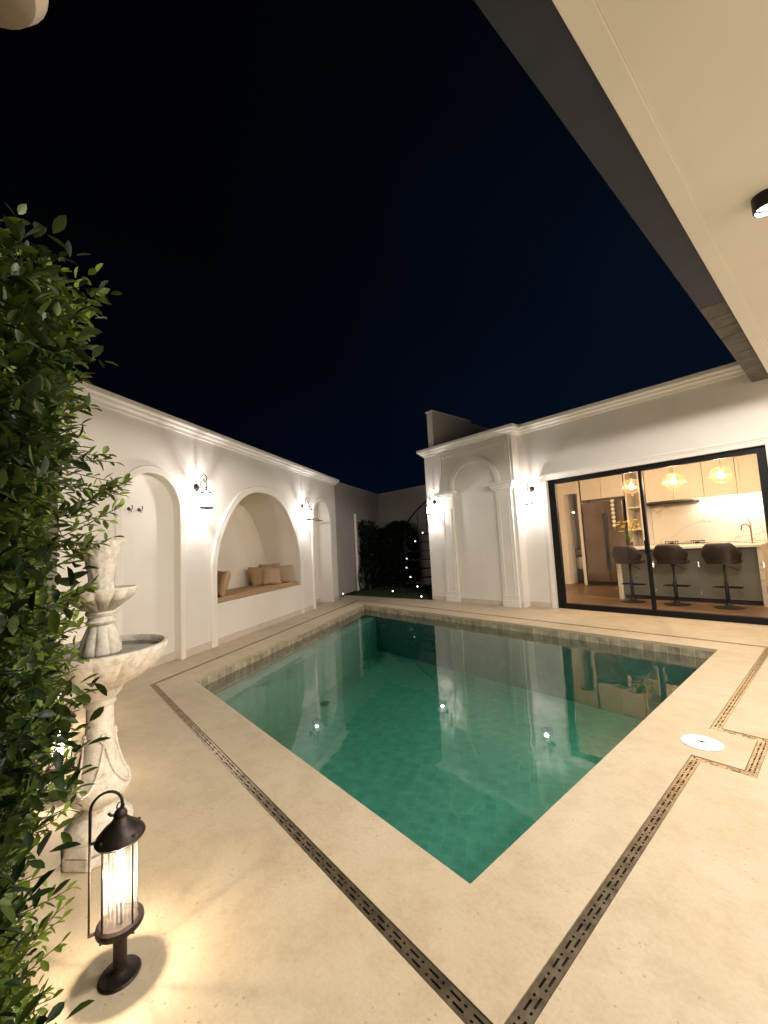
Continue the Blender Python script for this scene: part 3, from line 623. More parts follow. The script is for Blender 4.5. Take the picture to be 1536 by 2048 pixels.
M_fridge = mat('bronze_steel', (0.20, 0.16, 0.14), 0.22, 0.8, noise=(1.5, 0.25, 3))
M_oven = mat('dark_appliance', (0.035, 0.037, 0.04), 0.3)
M_isl = mat('grey_island_panel', (0.17, 0.17, 0.145), 0.25, noise=(2, 0.05, 3))
M_leather = mat('brown_leather', (0.028, 0.015, 0.012), 0.5, noise=(15, 0.25, 3), bump=(0.2, 0.002), bscale=200)
def shaker(par, x0, x1, z0, z1, y, m=M_cab, name='cabinet_door', pull=True):
    o = MB().box(x0 + .006, x1 - .006, y - .018, y, z0 + .006, z1 - .006).build(name, m, par, world=True, bevel=.002)
    fr = MB(); w = .055
    MB().sweep([(x0 + w, z0 + w), (x0 + w, z1 - w), (x1 - w, z1 - w), (x1 - w, z0 + w)], [(-.012, 0), (-.004, .012), (w - .006, .012), (w - .004, 0)], lambda a, b, h: (a, y - .0185 - h, b), closed=True).build('door_frame', m, o, world=True)
    return o
fr = thing('fridge', 'tall dark bronze side by side fridge at the back of the kitchen', 'fridge', (-4.3, 11.6, .02))
MB().box(-4.80, -3.78, 11.36, 11.9, .04, 2.22).build('fridge_body', M_oven, fr, world=True)
MB().box(-4.79, -4.235, 11.29, 11.355, .12, 2.21).build('fridge_door', M_fridge, fr, world=True, bevel=.008)
MB().box(-4.225, -3.79, 11.29, 11.355, .12, 2.21).build('fridge_door', M_fridge, fr, world=True, bevel=.008)
MB().box(-4.27, -4.245, 11.25, 11.29, .45, 1.9).build('fridge_handle', M_oven, fr, world=True); MB().box(-4.215, -4.19, 11.25, 11.29, .45, 1.9).build('fridge_handle', M_oven, fr, world=True)
t = thing('wall_cabinet', 'cream two door cabinet above the fridge', 'cabinet', (-4.25, 11.6, 2.29), group='cream kitchen wall cabinets')
MB().box(-4.82, -3.72, 11.33, 11.91, 2.29, 2.94).build('cabinet_body', M_fridge, t, world=True)
shaker(t, -4.80, -4.27, 2.30, 2.93, 11.329); shaker(t, -4.27, -3.73, 2.30, 2.93, 11.329)
t = thing('shelf_unit', 'narrow open cream shelf column between the fridge and the marble splashback', 'shelves', (-3.53, 11.6, .02))
MB().box(-3.71, -3.67, 11.3, 11.91, .02, 2.94).box(-3.40, -3.34, 11.3, 11.91, .02, 2.94).box(-3.67, -3.40, 11.88, 11.91, .02, 2.94).build('shelf_frame', M_cab, t, world=True)
for z in (.9, 1.42, 1.97, 2.5): MB().box(-3.668, -3.402, 11.33, 11.879, z, z + .03).build('shelf_board', M_cab, t, world=True)
t = thing('wall_cabinet', 'long cream wall cabinet with panelled doors above the marble splashback', 'cabinet', (-2.2, 11.6, 2.07), group='cream kitchen wall cabinets')
MB().box(-3.33, .2, 11.53, 11.91, 2.07, 2.94).build('cabinet_body', M_fridge, t, world=True)
for k in range(6): shaker(t, -3.31 + k * .58, -2.73 + k * .58, 2.08, 2.93, 11.529)
t = thing('cooker_hood', 'slim black cooker hood under the wall cabinets', 'cooker hood', (-2.8, 11.6, 2.0))
MB().box(-3.30, -2.34, 11.46, 11.90, 2.0, 2.062).build('hood_box', M_black, t, world=True, bevel=.004); MB().box(-3.30, -2.34, 11.44, 11.459, 2.03, 2.06).build('hood_visor', M_oven, t, world=True)
t = thing('led_strip_light', 'bright white light strip under the right wall cabinets', 'strip light', (-1.2, 11.7, 2.045))
MB().box(-2.32, .2, 11.56, 11.60, 2.045, 2.068).build('diffuser', M_led, t, world=True); MB().box(-2.33, .21, 11.545, 11.559, 2.040, 2.069).build('strip_rail', M_cab, t, world=True)
MB().box(-3.33, 1.38, 11.895, 11.915, 1.05, 2.065).build('splashback', M_marble, None); tag(bpy.data.objects['splashback'], 'pale veined marble splashback behind the cooker', 'splashback')
t = thing('kitchen_counter', 'cream base cabinets with a pale worktop along the kitchen back wall', 'kitchen counter', (-1.5, 11.5, .02))
MB().box(-3.33, 1.38, 11.28, 11.90, .12, 1.0).build('cabinet_body', M_cab, t, world=True)
MB().box(-3.335, 1.38, 11.24, 11.893, 1.001, 1.04).build('worktop', M_marble, t, world=True, bevel=.004)
for k in range(7): shaker(t, -3.31 + k * .6, -2.71 + k * .6, .13, .985, 11.279)
t = thing('gas_hob', 'black gas hob with raised burner rings on the back worktop', 'hob', (-2.62, 11.5, 1.041))
MB().box(-3.06, -2.22, 11.32, 11.78, 1.041, 1.05).build('hob_plate', M_oven, t, world=True, bevel=.002)
for cx in (-2.87, -2.37):
    mb = MB()
    for k in range(4):
        a = R(45 + 90 * k); mb.tube([(cx + .06 * math.cos(a), 11.5 + .06 * math.sin(a), 1.10), (cx + .14 * math.cos(a), 11.5 + .14 * math.sin(a), 1.105), (cx + .14 * math.cos(a), 11.5 + .14 * math.sin(a), 1.05)], .008, 6)
    mb.tube([(cx + .14 * math.cos(R(15 * k)), 11.5 + .14 * math.sin(R(15 * k)), 1.10) for k in range(25)], .007, 6)
    mb.lathe([(.001, 1.05), (.05, 1.05), (.05, 1.08), (.001, 1.085)], 16, c=(cx, 11.5)); mb.build('burner', M_black, t, world=True, smooth=True)
t = thing('kitchen_tap', 'tall curved brass mixer tap at the right of the kitchen', 'tap', (-1.36, 11.1, 1.06))
M_brass = mat('brass', (0.35, 0.24, 0.12), 0.3, 0.9)
# ---- island
isl = thing('kitchen_island', 'grey kitchen island with a pale stone top and end panels', 'kitchen island', (-2.2, 9.5, .02))
MB().box(-3.21, -1.10, 9.20, 9.93, .10, 1.0).build('island_body', M_isl, isl, world=True, bevel=.003)
MB().box(-3.29, -1.03, 9.12, 10.02, 1.01, 1.055).build('worktop', M_marble, isl, world=True, bevel=.004)
MB().box(-3.285, -3.22, 9.13, 10.01, .02, 1.009).build('end_panel', M_marble, isl, world=True, bevel=.003)
MB().box(-1.095, -1.035, 9.13, 10.01, .02, 1.009).build('end_panel', M_marble, isl, world=True, bevel=.003)
MB().box(-3.20, -1.11, 9.25, 9.90, .02, .10).build('kickboard', M_oven, isl, world=True)
tapx, tapy = -1.20, 9.62
MB().tube([(tapx, tapy, 1.056), (tapx, tapy, 1.30), (tapx - .02, tapy, 1.38), (tapx - .07, tapy, 1.41), (tapx - .12, tapy, 1.38), (tapx - .13, tapy, 1.30)], .011).lathe([(.001, 1.056), (.026, 1.056), (.026, 1.066), (.001, 1.068)], 16, c=(tapx, tapy)).build('tap_spout', M_brass, t, world=True, smooth=True)
MB().tube([(tapx, tapy, 1.13), (tapx + .05, tapy, 1.15)], .006).build('tap_lever', M_brass, t, world=True, smooth=True)
MB().tube([(tapx, tapy, 1.30), (tapx + .01, tapy, 1.36), (tapx - .01, tapy, 1.46), (tapx - .03, tapy, 1.50)], .007).build('tap_hose', M_brass, t, world=True, smooth=True)
t.location = (tapx, tapy, 1.056)
for c in t.children: c.location = Vector((-1.36, 11.1, 1.06)) - Vector((tapx, tapy, 1.056))
# stools
def make_stool():
    t = thing('bar_stool', 'x', 'bar stool', group='bar stools at the kitchen island')
    MB().lathe([(.001, .0), (.205, .0), (.205, .008), (.16, .018), (.06, .035), (.034, .07), (.030, .09), (.001, .09)], 36).build('base', M_black, t, smooth=True)
    MB().lathe([(.028, .08), (.028, .42), (.020, .43), (.020, .70), (.05, .72), (.001, .725)], 20).build('column', M_black, t, smooth=True)
    MB().tube([(.0, 0.0, .33), (-.19, .02, .33), (-.19, .16, .33), (.19, .16, .33), (.19, .02, .33), (0, 0, .33)], .011).build('footrest', M_black, t, smooth=True)
    MB().tube([(.03, .02, .70), (.14, .05, .64), (.17, .06, .62)], .006).build('height_lever', M_black, t, smooth=True)
    mb = MB(); mb.box(-.21, .21, -.16, .21, .735, .81); o = mb.build('seat', M_leather, t, bevel=.035, seg=4); smooth_mesh(o.data)
    # wrap-around low back
    N = 20; rows_ = []
    mb = MB(); vs = []
    prof = [(0.0, .74), (-.012, .82), (-.022, .92), (-.028, 1.02), (-.020, 1.075), (.0, 1.09), (.018, 1.07), (.014, .95), (.02, .82), (.03, .76)]
    for i in range(N + 1):
        a = -1 + 2 * i / N; ang = a * 1.15
        for (o_, z) in prof:
            top = z if z < .82 else .82 + (z - .82) * (1 - 0.55 * max(0, abs(a) - .55) / .45)
            r0 = .235 - o_ * 1.0; fl = 1 + .10 * (z - .74) / .35
            vs.append((r0 * fl * 1.08 * math.sin(ang), -.235 * math.cos(ang) * fl + o_ + .03, top))
    k = len(prof); fs = [(i * k + j, i * k + (j + 1) % k, (i + 1) * k + (j + 1) % k, (i + 1) * k + j) for i in range(N) for j in range(k)]
    fs += [tuple(range(k)), tuple(range(N * k, N * k + k))[::-1]]
    mb.add(vs, fs); o = mb.build('backrest', M_leather, t); smooth_mesh(o.data, 70)
    return t
st = make_stool()
for i, (x, lb, rz) in enumerate(((-2.93, 'brown leather bar stool nearest the flower vase, left of the door post', -6), (-2.215, 'brown leather bar stool in the middle of the row of three', -4), (-1.49, 'brown leather bar stool at the right end of the row', -5))):
    o = st if i == 0 else copy_tree(st); o.location = (x, 8.80, .022); o.rotation_euler = (0, 0, R(rz)); o['label'] = lb
# pendants
def make_pendant():
    t = thing('pendant_lamp', 'x', 'pendant lamp', group='amber glass pendant lamps over the island')
    # local z=0 is the globe centre
    MB().tube([(0, 0, .15), (0, 0, .66)], .0035, 6).build('cord', M_black, t); MB().lathe([(.001, .66), (.05, .66), (.05, .675), (.001, .678)], 16).build('ceiling_rose', M_black, t, smooth=True)
    MB().lathe([(.001, .10), (.022, .105), (.024, .15), (.01, .165), (.001, .166)], 14).build('socket', M_brass, t, smooth=True)
    MB().ball((0, 0, 0), .155, 32, 18, (1.12, 1.12, .95)).build('glass_globe', M_globe, t, smooth=True)
    for k in range(6):
        a = R(60 * k + 20); MB().ball((.165 * math.cos(a), .165 * math.sin(a), -.02 + .03 * math.sin(k * 2.1)), .026, 12, 8).build('glass_bead', M_globe, t, smooth=True)
    MB().ball((0.0, 0, -.155), .03, 12, 8).build('glass_bead', M_globe, t, smooth=True)
    MB().ball((0, 0, .025), .028, 14, 10, (1, 1, 1.9)).build('bulb', M_bulbo, t, smooth=True)
    lamp('pendant_light', (0, 0, .03), PEND_W, (1.0, 0.73, 0.49), .055, t)
    return t
pn = make_pendant()
for i, (x, lb) in enumerate(((-2.80, 'amber glass pendant lamp above the flowers, left of the door post'), (-2.10, 'amber glass pendant lamp just right of the door post, middle of three'), (-1.405, 'amber glass pendant lamp at the right end of the row'))):
    o = pn if i == 0 else copy_tree(pn); o.location = (x, 8.95, 2.27); o['label'] = lb
# flowers on the island
fv = thing('flower_pot', 'yellow flowers in a dark pot with a glass neck on the island', 'potted flowers', (-3.06, 9.30, 1.056))
MB().lathe([(.001, 0), (.055, 0), (.075, .10), (.070, .115), (.062, .11), (.001, .10)], 20).build('pot', mat('plum_pot', (0.05, 0.015, 0.012), 0.5), fv, smooth=True)
rnd = random.Random(3); stm = MB(); fl = MB(); lv = MB()
for k in range(24):
    a = rnd.uniform(0, 6.28); rr = rnd.uniform(.05, .22); h = rnd.uniform(.22, .46); p = Vector((rr * math.cos(a), rr * math.sin(a) * .7, .1 + h))
    stm.tube([(0.01 * math.cos(a), .01 * math.sin(a), .1), (p.x * .5, p.y * .5, .1 + h * .6), tuple(p)], .003, 5)
    for j in range(9):
        b = 2 * math.pi * j / 9; n1 = Vector((math.cos(b), math.sin(b), .25)) * .046
        c2 = Vector((-math.sin(b), math.cos(b), .3)) * .016
        fl.add([p, p + n1 * .6 + c2, p + n1, p + n1 * .6 - c2], [(0, 1, 2, 3)])
    fl.ball(tuple(p + Vector((0, 0, .006))), .012, 8, 5)
stm.build('stem', mat('green_stem', (0.10, 0.16, 0.04), 0.6), fv); fl.build('flower', mat('yellow_petal', (0.78, 0.50, 0.06), 0.6), fv, recalc=False)
# small cabinet seen through the doorway, wall chain of plates
t = thing('utility_appliance', 'dark grey front loading appliance seen through the narrow doorway', 'appliance', (-5.4, 12.0, .02))
MB().box(-5.85, -4.93, 11.75, 12.27, .02, .98).build('appliance_body', M_oven, t, world=True, bevel=.006)
MB().lathe([(.13, 0), (.17, 0), (.17, .02), (.14, .03), (.13, .03)], 28, M=Matrix.Translation((-5.15, 11.748, .58)) @ Matrix.Rotation(R(90), 4, 'X')).build('porthole', mat('chrome', (0.5, 0.5, 0.5), .2, 1), t, world=True, smooth=True)
MB().box(-5.84, -4.94, 11.735, 11.749, .82, .95).build('control_panel', M_isl, t, world=True)
dc = thing('hanging_garland', 'vertical string of white discs hanging beside the fridge', 'garland', (-3.98, 11.2, 1.5))
MB().tube([(-3.98, 11.2, 2.28), (-3.98, 11.2, 1.45)], .003, 5).build('cord', M_lid, dc, world=True)
for k in range(7):
    MB().lathe([(.001, 0), (.045, 0), (.045, .008), (.001, .01)], 16, M=Matrix.Translation((-3.98, 11.19, 2.2 - k * .105)) @ Matrix.Rotation(R(90), 4, 'X')).build('disc', M_lid, dc, world=True)

# ============================================================ TERRACE ROOF over the camera
tr = thing('terrace_roof', 'flat cream terrace ceiling with a dark tiled eave at the upper right', 'roof', (1.2, 0.5, 3.3))
SX = -0.530; ZS = 3.30
mb = MB(); mb.box(SX + .10, 4.2, -4.5, 7.493, ZS + .012, ZS + .20); mb.build('ceiling', M_soffit, tr, world=True)
mb = MB(); mb.box(SX, SX + .099, -4.5, 7.493, ZS, ZS + .20); mb.build('edge_beam', M_soffit, tr, world=True, bevel=.004)
M_tile_lit = mat('eave_lit_tone', (0.10, 0.088, 0.072), 0.8, noise=(7, 0.3, 5), bump=(0.3, 0.004), bscale=25)  # same eave, paler: lantern light at the house end put into the colour
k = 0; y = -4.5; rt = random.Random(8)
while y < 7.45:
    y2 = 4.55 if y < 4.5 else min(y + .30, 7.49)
    mb = MB(); mb.box(-.725, SX - .002, y + .006, y2 - .006, ZS + .045, ZS + .075); mb.build('eave_shaded_run' if y < 4.5 else 'eave_tile', M_shadowfascia if y < 4.5 else M_tile_lit, tr, world=True); y = y2; k += 1  # one run in the painted shade tone, then tiles in the lit tone
mb = MB(); mb.box(-.715, SX - .002, -4.5, 7.49, ZS + .082, ZS + .16); mb.build('eave_lining', M_black, tr, world=True)
tw = MB(); tw.box(4.0, 4.2, -4.5, 7.49, 0, ZS + .19); tw = tw.build('terrace_wall', M_wall); tag(tw, 'plain cream house wall at the back of the terrace, behind the camera', 'wall')
def make_down():
    t = thing('ceiling_spotlight', 'x', 'ceiling spotlight', group='black ceiling spotlights')
    MB().lathe([(.045, 0), (.062, 0), (.062, -.085), (.054, -.09), (.052, -.06), (.045, -.05)], 32).build('housing', M_black, t, smooth=True)
    MB().lathe([(.001, -.052), (.050, -.052), (.050, -.056), (.001, -.057)], 24).build('lens', M_spot, t, smooth=True)
    l = lamp('spot_light', (0, 0, -.095), DOWN_W, C_DOWN, .045, t, 'SPOT', spot_size=R(178), spot_blend=0.08)
    return t
dn = make_down()
for i, (x, y, lb) in enumerate(((-.155, 3.26, 'round black ceiling spotlight on the terrace ceiling, above the drain'), (-.17, 1.62, 'black ceiling spotlight just above the top edge of the photo'), (-.17, 4.9, 'black ceiling spotlight near the kitchen end of the terrace'), (2.0, 1.62, 'black ceiling spotlight deep under the terrace roof'), (2.0, 4.9, 'black ceiling spotlight deep under the terrace roof, kitchen end'))):
    o = dn if i == 0 else copy_tree(dn); o.location = (x, y, ZS + .012); o['label'] = lb

# ============================================================ BACK COURTYARD
bw = thing('boundary_wall', 'tall dim boundary wall round the lawn behind the pool', 'wall', (-11.65, 9.8, 0))
c0, c1, c2_ = Vector((-8.9, 5.1)), Vector((-11.65, 9.8)), Vector((-6.8, 9.92))
HB = 3.33
mb = MB(); mb.sweep([tuple(c0), tuple(c1), tuple(c2_)], [(0, 0), (0, HB), (.18, HB), (.18, 0)], lambda a, b, h: (a, b, h)); mb.build('wall_body', mat('grey_plaster', (0.50, 0.45, 0.42), 0.85, noise=(1.2, 0.08, 5)), bw, world=True)
mb = MB(); mb.sweep([tuple(c0), tuple(c1), tuple(c2_)], [(-.012, 1.0), (-.012, 1.08), (0.001, 1.08), (0.001, 1.0)], lambda a, b, h: (a, b, h)); mb.build('dado_rail', MATS['grey_plaster'], bw, world=True)
dB = (c1 - c0).normalized(); nB = Vector((dB.y, -dB.x))
pb = c0 + dB * 2.95 + nB * .06
dpipe = MB().tube([(pb.x, pb.y, 0), (pb.x, pb.y, 2.42)], .045, 12).build('downpipe', M_trim, bw, world=True, smooth=True)
for z in (.5, 1.04, 2.2): MB().lathe([(.05, z), (.058, z), (.058, z + .05), (.05, z + .05)], 12, c=(pb.x, pb.y)).build('pipe_clip', M_trim, dpipe, world=True)
# decorative wheel leaning at the wall
wc = c0 + dB * 3.02 + nB * .22
wh = thing('wagon_wheel', 'thin black spoked wheel standing on the lawn against the boundary wall', 'wheel', (wc.x, wc.y, 0))
mb = MB(); rr = .36
pt = lambda a, r: (dB.x * r * math.cos(a), dB.y * r * math.cos(a), .37 + r * math.sin(a))
MB().tube([pt(R(10 * k), rr) for k in range(37)], .018, 8).build('rim', M_black, wh, smooth=True)
for k in range(8): MB().tube([pt(R(45 * k), .03), pt(R(45 * k), rr)], .007, 6).build('spoke', M_soffit if False else M_isl, wh)
MB().tube([(-nB.x * .04, -nB.y * .04, .37), (nB.x * .04, nB.y * .04, .37)], .03, 10).build('hub', M_black, wh, smooth=True)

# spiral stair
fx = Vector((-.757, .653)); ax = Vector((-8.36, 9.02)); lft = Vector((-.653, -.757)) * 1
ax = Vector((-8.36, 9.02))
ss = thing('spiral_staircase', 'black spiral staircase with small lights on its treads behind the house corner', 'spiral staircase', (ax.x, ax.y, 0))
la = math.atan2(-.7515, -.6597)
MB().tube([(0, 0, 0), (0, 0, 4.3)], .05, 16).build('centre_pole', M_black, ss, smooth=True)
Rr = .80
for k in range(15):
    a = la - (k - 2.3) * R(21); z = .09 + .26 * k
    mb = MB(); w = R(11)
    P = [(.04 * math.cos(a + math.pi / 2), .04 * math.sin(a + math.pi / 2)), (.04 * math.cos(a - math.pi / 2), .04 * math.sin(a - math.pi / 2))] + [(Rr * math.cos(a - w + 2 * w * j / 4), Rr * math.sin(a - w + 2 * w * j / 4)) for j in range(5)]
    mb.poly(P, [], XY(z)); mb.poly(P, [], XY(z + .03)); mb.strip(P, XY(z), XY(z + .03), True); tdd = mb.build('tread', M_black, ss, recalc=False)
    if k < 7: MB().ball(((Rr - .02) * math.cos(a), (Rr - .02) * math.sin(a), z + .06), .022, 12, 8).build('tread_light', M_steplight, tdd, smooth=True)
    if k > 0: MB().tube([((Rr + .01) * math.cos(a - w), (Rr + .01) * math.sin(a - w), z), ((Rr + .01) * math.cos(a - w), (Rr + .01) * math.sin(a - w), z + .92)], .010, 6).build('baluster', M_black, ss)
MB().tube([((Rr + .01) * math.cos(la - (k / 3 - 2.3) * R(21)), (Rr + .01) * math.sin(la - (k / 3 - 2.3) * R(21)), .09 + .26 * k / 3 + .92) for k in range(2, 44)], .022, 8).build('handrail', M_black, ss, smooth=True)
# little ground lights
for (x, y, lb) in ((-9.45, 6.50, 'small ground spike light at the corner of the garden wall'), (-7.0, 7.10, 'small ground spike light at the foot of the house corner'), (-8.55, 7.55, 'tiny ground light in the middle of the lawn')):
    t = thing('ground_light', lb, 'ground light', (x, y, 0), group='small spike lights on the lawn edge')
    MB().tube([(0, 0, -.03), (0, 0, .05)], .010, 8).build('spike', M_black, t); MB().lathe([(.001, .05), (.028, .055), (.03, .09), (.001, .092)], 14).build('lamp_head', M_black, t, smooth=True)
    MB().ball((0.018, -0.02, .085), .020, 10, 6).build('bulb', M_steplight, t, smooth=True)

# ============================================================ LEAVES
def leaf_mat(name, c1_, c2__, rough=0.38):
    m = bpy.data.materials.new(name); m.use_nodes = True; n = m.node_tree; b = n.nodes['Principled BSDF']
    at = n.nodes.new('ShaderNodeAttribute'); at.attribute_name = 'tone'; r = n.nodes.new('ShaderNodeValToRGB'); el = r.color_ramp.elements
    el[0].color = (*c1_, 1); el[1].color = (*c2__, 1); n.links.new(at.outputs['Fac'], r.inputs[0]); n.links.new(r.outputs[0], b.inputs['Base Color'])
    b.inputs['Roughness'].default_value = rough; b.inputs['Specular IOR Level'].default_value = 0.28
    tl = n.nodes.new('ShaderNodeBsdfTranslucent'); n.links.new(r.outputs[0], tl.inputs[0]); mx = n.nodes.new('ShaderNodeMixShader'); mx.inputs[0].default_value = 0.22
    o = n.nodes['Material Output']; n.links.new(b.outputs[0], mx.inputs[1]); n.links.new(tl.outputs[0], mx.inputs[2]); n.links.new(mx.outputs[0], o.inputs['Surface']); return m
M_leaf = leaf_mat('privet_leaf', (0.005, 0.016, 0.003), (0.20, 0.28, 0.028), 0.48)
M_leaf2 = leaf_mat('dark_shrub_leaf', (0.008, 0.018, 0.008), (0.02, 0.04, 0.012))
M_bark = mat('twig_bark', (0.05, 0.045, 0.02), 0.8, noise=(40, 0.3, 3))
TT = np.array([0, .22, .5, .78, 1.0]); WW = np.array([.03, .34, .50, .36, .0])
def leaves_mesh(name, P, Dr, Up, L, tone, m, parent, wr=0.44):
    n = len(P); Dr = Dr / np.linalg.norm(Dr, axis=1, keepdims=True); S = np.cross(Dr, Up); S /= np.linalg.norm(S, axis=1, keepdims=True) + 1e-9; N = np.cross(S, Dr)
    V = np.empty((n, 5, 3, 3)); curl = rng.uniform(-.05, .22, n)[:, None]
    for i, (t, w) in enumerate(zip(TT, WW)):
        mid = P + Dr * (L * t)[:, None] - N * (curl * (L * t * t)[:, None])
        hw = (L * wr * w)[:, None]
        V[:, i, 1] = mid; V[:, i, 0] = mid - S * hw + N * hw * .35; V[:, i, 2] = mid + S * hw + N * hw * .35
    base = np.arange(n)[:, None] * 15; q = []
    for i in range(4):
        for j in range(2): q.append([i * 3 + j, i * 3 + j + 1, (i + 1) * 3 + j + 1, (i + 1) * 3 + j])
    Fq = (base[:, None, :] + np.array(q)[None]).reshape(-1, 4)
    me = bpy.data.meshes.new(name); loc = np.array(root_loc(parent)); me.from_pydata((V.reshape(-1, 3) - loc).tolist(), [], Fq.tolist())
    at = me.attributes.new('tone', 'FLOAT', 'POINT'); at.data.foreach_set('value', np.repeat(tone, 15).astype(np.float32))
    me.polygons.foreach_set('use_smooth', [True] * len(me.polygons)); me.materials.append(m)
    o = bpy.data.objects.new(name, me); col.objects.link(o); o.parent = parent; return o
class Foliage:
    def __init__(s): s.P = []; s.D = []; s.U = []; s.L = []; s.T = []; s.st = MB()
    def twig(s, base, d, ln, nl, ls, stem=True, tone=None):
        base = np.array(base, float); d = np.array(d, float); d /= np.linalg.norm(d); bend = rng.normal(0, .25, 3) + np.array([0, 0, .25])
        pts = []; p = base.copy(); dd = d.copy(); 
        for i in range(6):
            pts.append(p.copy()); p = p + dd * ln / 5; dd = dd + bend * .12; dd /= np.linalg.norm(dd)
        pts = np.array(pts); a0 = rng.uniform(0, 6.28); side = np.cross(dd, [0, 0, 1.0]); side /= np.linalg.norm(side) + 1e-9; up = np.cross(side, dd)
        tw = rng.uniform(.03, .42) ** 1.15 * min(1, max(.1, (abs(base[0]) - .6) / .55)) * (1.5 if base[2] > 1.15 else .9) if tone is None else tone  # tone painted darker at the near end for shade, brighter high up as lit
        for k in range(nl):
            f = (k + 1) / nl; f = .12 + .88 * f; x = f * 5; i = min(4, int(x)); q = pts[i] + (pts[i + 1] - pts[i]) * (x - i) if i < 5 else pts[5]
            a = a0 + k * 2.4; lat = side * math.cos(a) + up * math.sin(a); sp = .95 if k < nl - 1 else .25
            dl = dd * (.65) + lat * sp + rng.normal(0, .15, 3); s.P.append(q); s.D.append(dl)
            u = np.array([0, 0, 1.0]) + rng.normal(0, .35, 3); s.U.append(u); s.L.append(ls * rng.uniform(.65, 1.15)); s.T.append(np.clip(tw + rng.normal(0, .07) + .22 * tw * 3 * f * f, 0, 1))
        if stem: s.st.tube([tuple(q) for q in pts], [.0017, .0016, .0014, .0013, .0011, .0009], 5, cap=False)
    def build(s, lname, m, parent):
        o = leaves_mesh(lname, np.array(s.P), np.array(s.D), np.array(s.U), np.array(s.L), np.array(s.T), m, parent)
        if s.st.v: s.st.build('branch', M_bark, parent, world=True, recalc=False)
        return o
# hedge: a clipped-loose shrub standing left of the camera
hd = thing('hedge', 'tall dark green leafy hedge at the left edge, close to the camera', 'hedge', (-1.6, -0.6, 0))
fo = Foliage()
def hedge_edge(x, z):
    e = .045 + .035 * math.sin(3.1 * z + 4 * x) + .03 * math.sin(7.3 * z + 1.3) + .02 * math.sin(11 * x + 2 * z)
    return e - .035 - max(0, (z - 1.85)) * .3 - .03 * max(0, min(1, (.95 - z) / .4))
def htop(x): return min(1.98 + .06 * math.sin(5 * x) + .04 * math.sin(13 * x + 1), 1.33 + .60 * abs(x))
nt_ = 0
while nt_ < 4300:
    x = -rng.uniform(.69, 2.15); z = rng.uniform(.02, 2.1)
    if z > htop(x): continue
    y = min(hedge_edge(x, z) + (.025 if z > .95 else 0), .085 * abs(x)) - .10 - abs(rng.normal(0, .07))
    if z > 1.6 and rng.random() < .35: y -= rng.uniform(0, .5)
    fo.twig((x, y, z), (rng.normal(.15, .35), 1.0, rng.normal(.25, .45)), rng.uniform(.07, .13), int(rng.integers(9, 13)), .029, stem=(nt_ % 2 == 0 and x < -1.15)); nt_ += 1
nt_ = 0
while nt_ < 1300:   # near end and top
    y = -rng.uniform(.16, .9); z = rng.uniform(.3, 2.1); x = -.70 - abs(rng.normal(0, .1)) - max(0, .12 + y) * 0
    if rng.random() < .35: x = -rng.uniform(.75, 2.1); z = htop(x) - rng.uniform(.0, .12); d = (rng.normal(0, .4), rng.normal(.2, .4), 1)
    else: d = (1, rng.normal(0, .4), rng.normal(.2, .4))
    if z > htop(x): continue
    fo.twig((x, y, z), d, rng.uniform(.07, .13), int(rng.integers(8, 11)), .031, stem=False, tone=rng.uniform(0, .12)); nt_ += 1  # low tone stands in for the shade on the near face
# longer sprays that stick out: (tip x, tip y, tip z)
tips = [(-1.2, .205, 1.53), (-1.2, .19, 1.47), (-1.25, .21, 1.50), (-1.2, .165, 1.42), (-1.2, .17, 1.60), (-1.2, .12, 1.36), (-1.25, .14, 1.49), (-1.1, .10, 1.62), (-1.3, .16, 1.40), (-1.3, .13, 1.30), (-.95, .075, 1.72), (-1.0, .09, 1.80), (-1.1, .11, 1.86), (-1.2, .10, 1.95), (-.95, .08, 1.62),
        (-1.0, .07, 1.08), (-1.1, .08, 1.00), (-1.2, .09, .92), (-1.3, .10, .80), (-1.3, .11, .74), (-1.4, .12, .70), (-1.3, .09, .58), (-1.35, .10, .50), (-1.4, .12, .45), (-1.2, .06, .40), (-1.1, .10, 1.22), (-1.2, .11, 1.18), (-1.1, .10, 1.30), (-1.25, .12, 1.26)]
for (x, y, z) in tips:
    for j in range(3 if z > .9 else 2):
        t_ = np.array([x, y, z]) + rng.normal(0, .02, 3) * np.array([1.5, .6, 1]); ln = rng.uniform(.20, .28); d = np.array([rng.normal(.05, .25), 1.0, rng.normal(.1, .3)]); d /= np.linalg.norm(d)
        fo.twig(t_ - d * ln, d, ln * .85, 15, .030, tone=rng.uniform(.15, .6))
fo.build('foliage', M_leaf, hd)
# inner twiggy mass so that the hedge is not see-through
mb = MB(); 
for k in range(26):
    x = -.75 - 1.35 * (k % 9) / 8 + rng.normal(0, .04); y = -.18 - .28 * (k // 9) + rng.normal(0, .04); z1 = htop(x) - .15
    mb.tube([(x, y, 0), (x + rng.normal(0, .04), y + rng.normal(0, .04), z1 * .5), (x + rng.normal(0, .08), y + rng.normal(0, .08), z1)], [.014, .010, .004], 6)
mb.build('trunk', M_bark, hd, world=True, recalc=False)
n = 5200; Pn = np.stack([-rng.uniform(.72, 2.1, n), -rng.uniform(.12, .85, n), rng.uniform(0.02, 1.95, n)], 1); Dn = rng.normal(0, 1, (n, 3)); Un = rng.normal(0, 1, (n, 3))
leaves_mesh('foliage', Pn, Dn, Un, rng.uniform(.04, .06, n), rng.uniform(0, .3, n), M_leaf, hd, wr=.6)

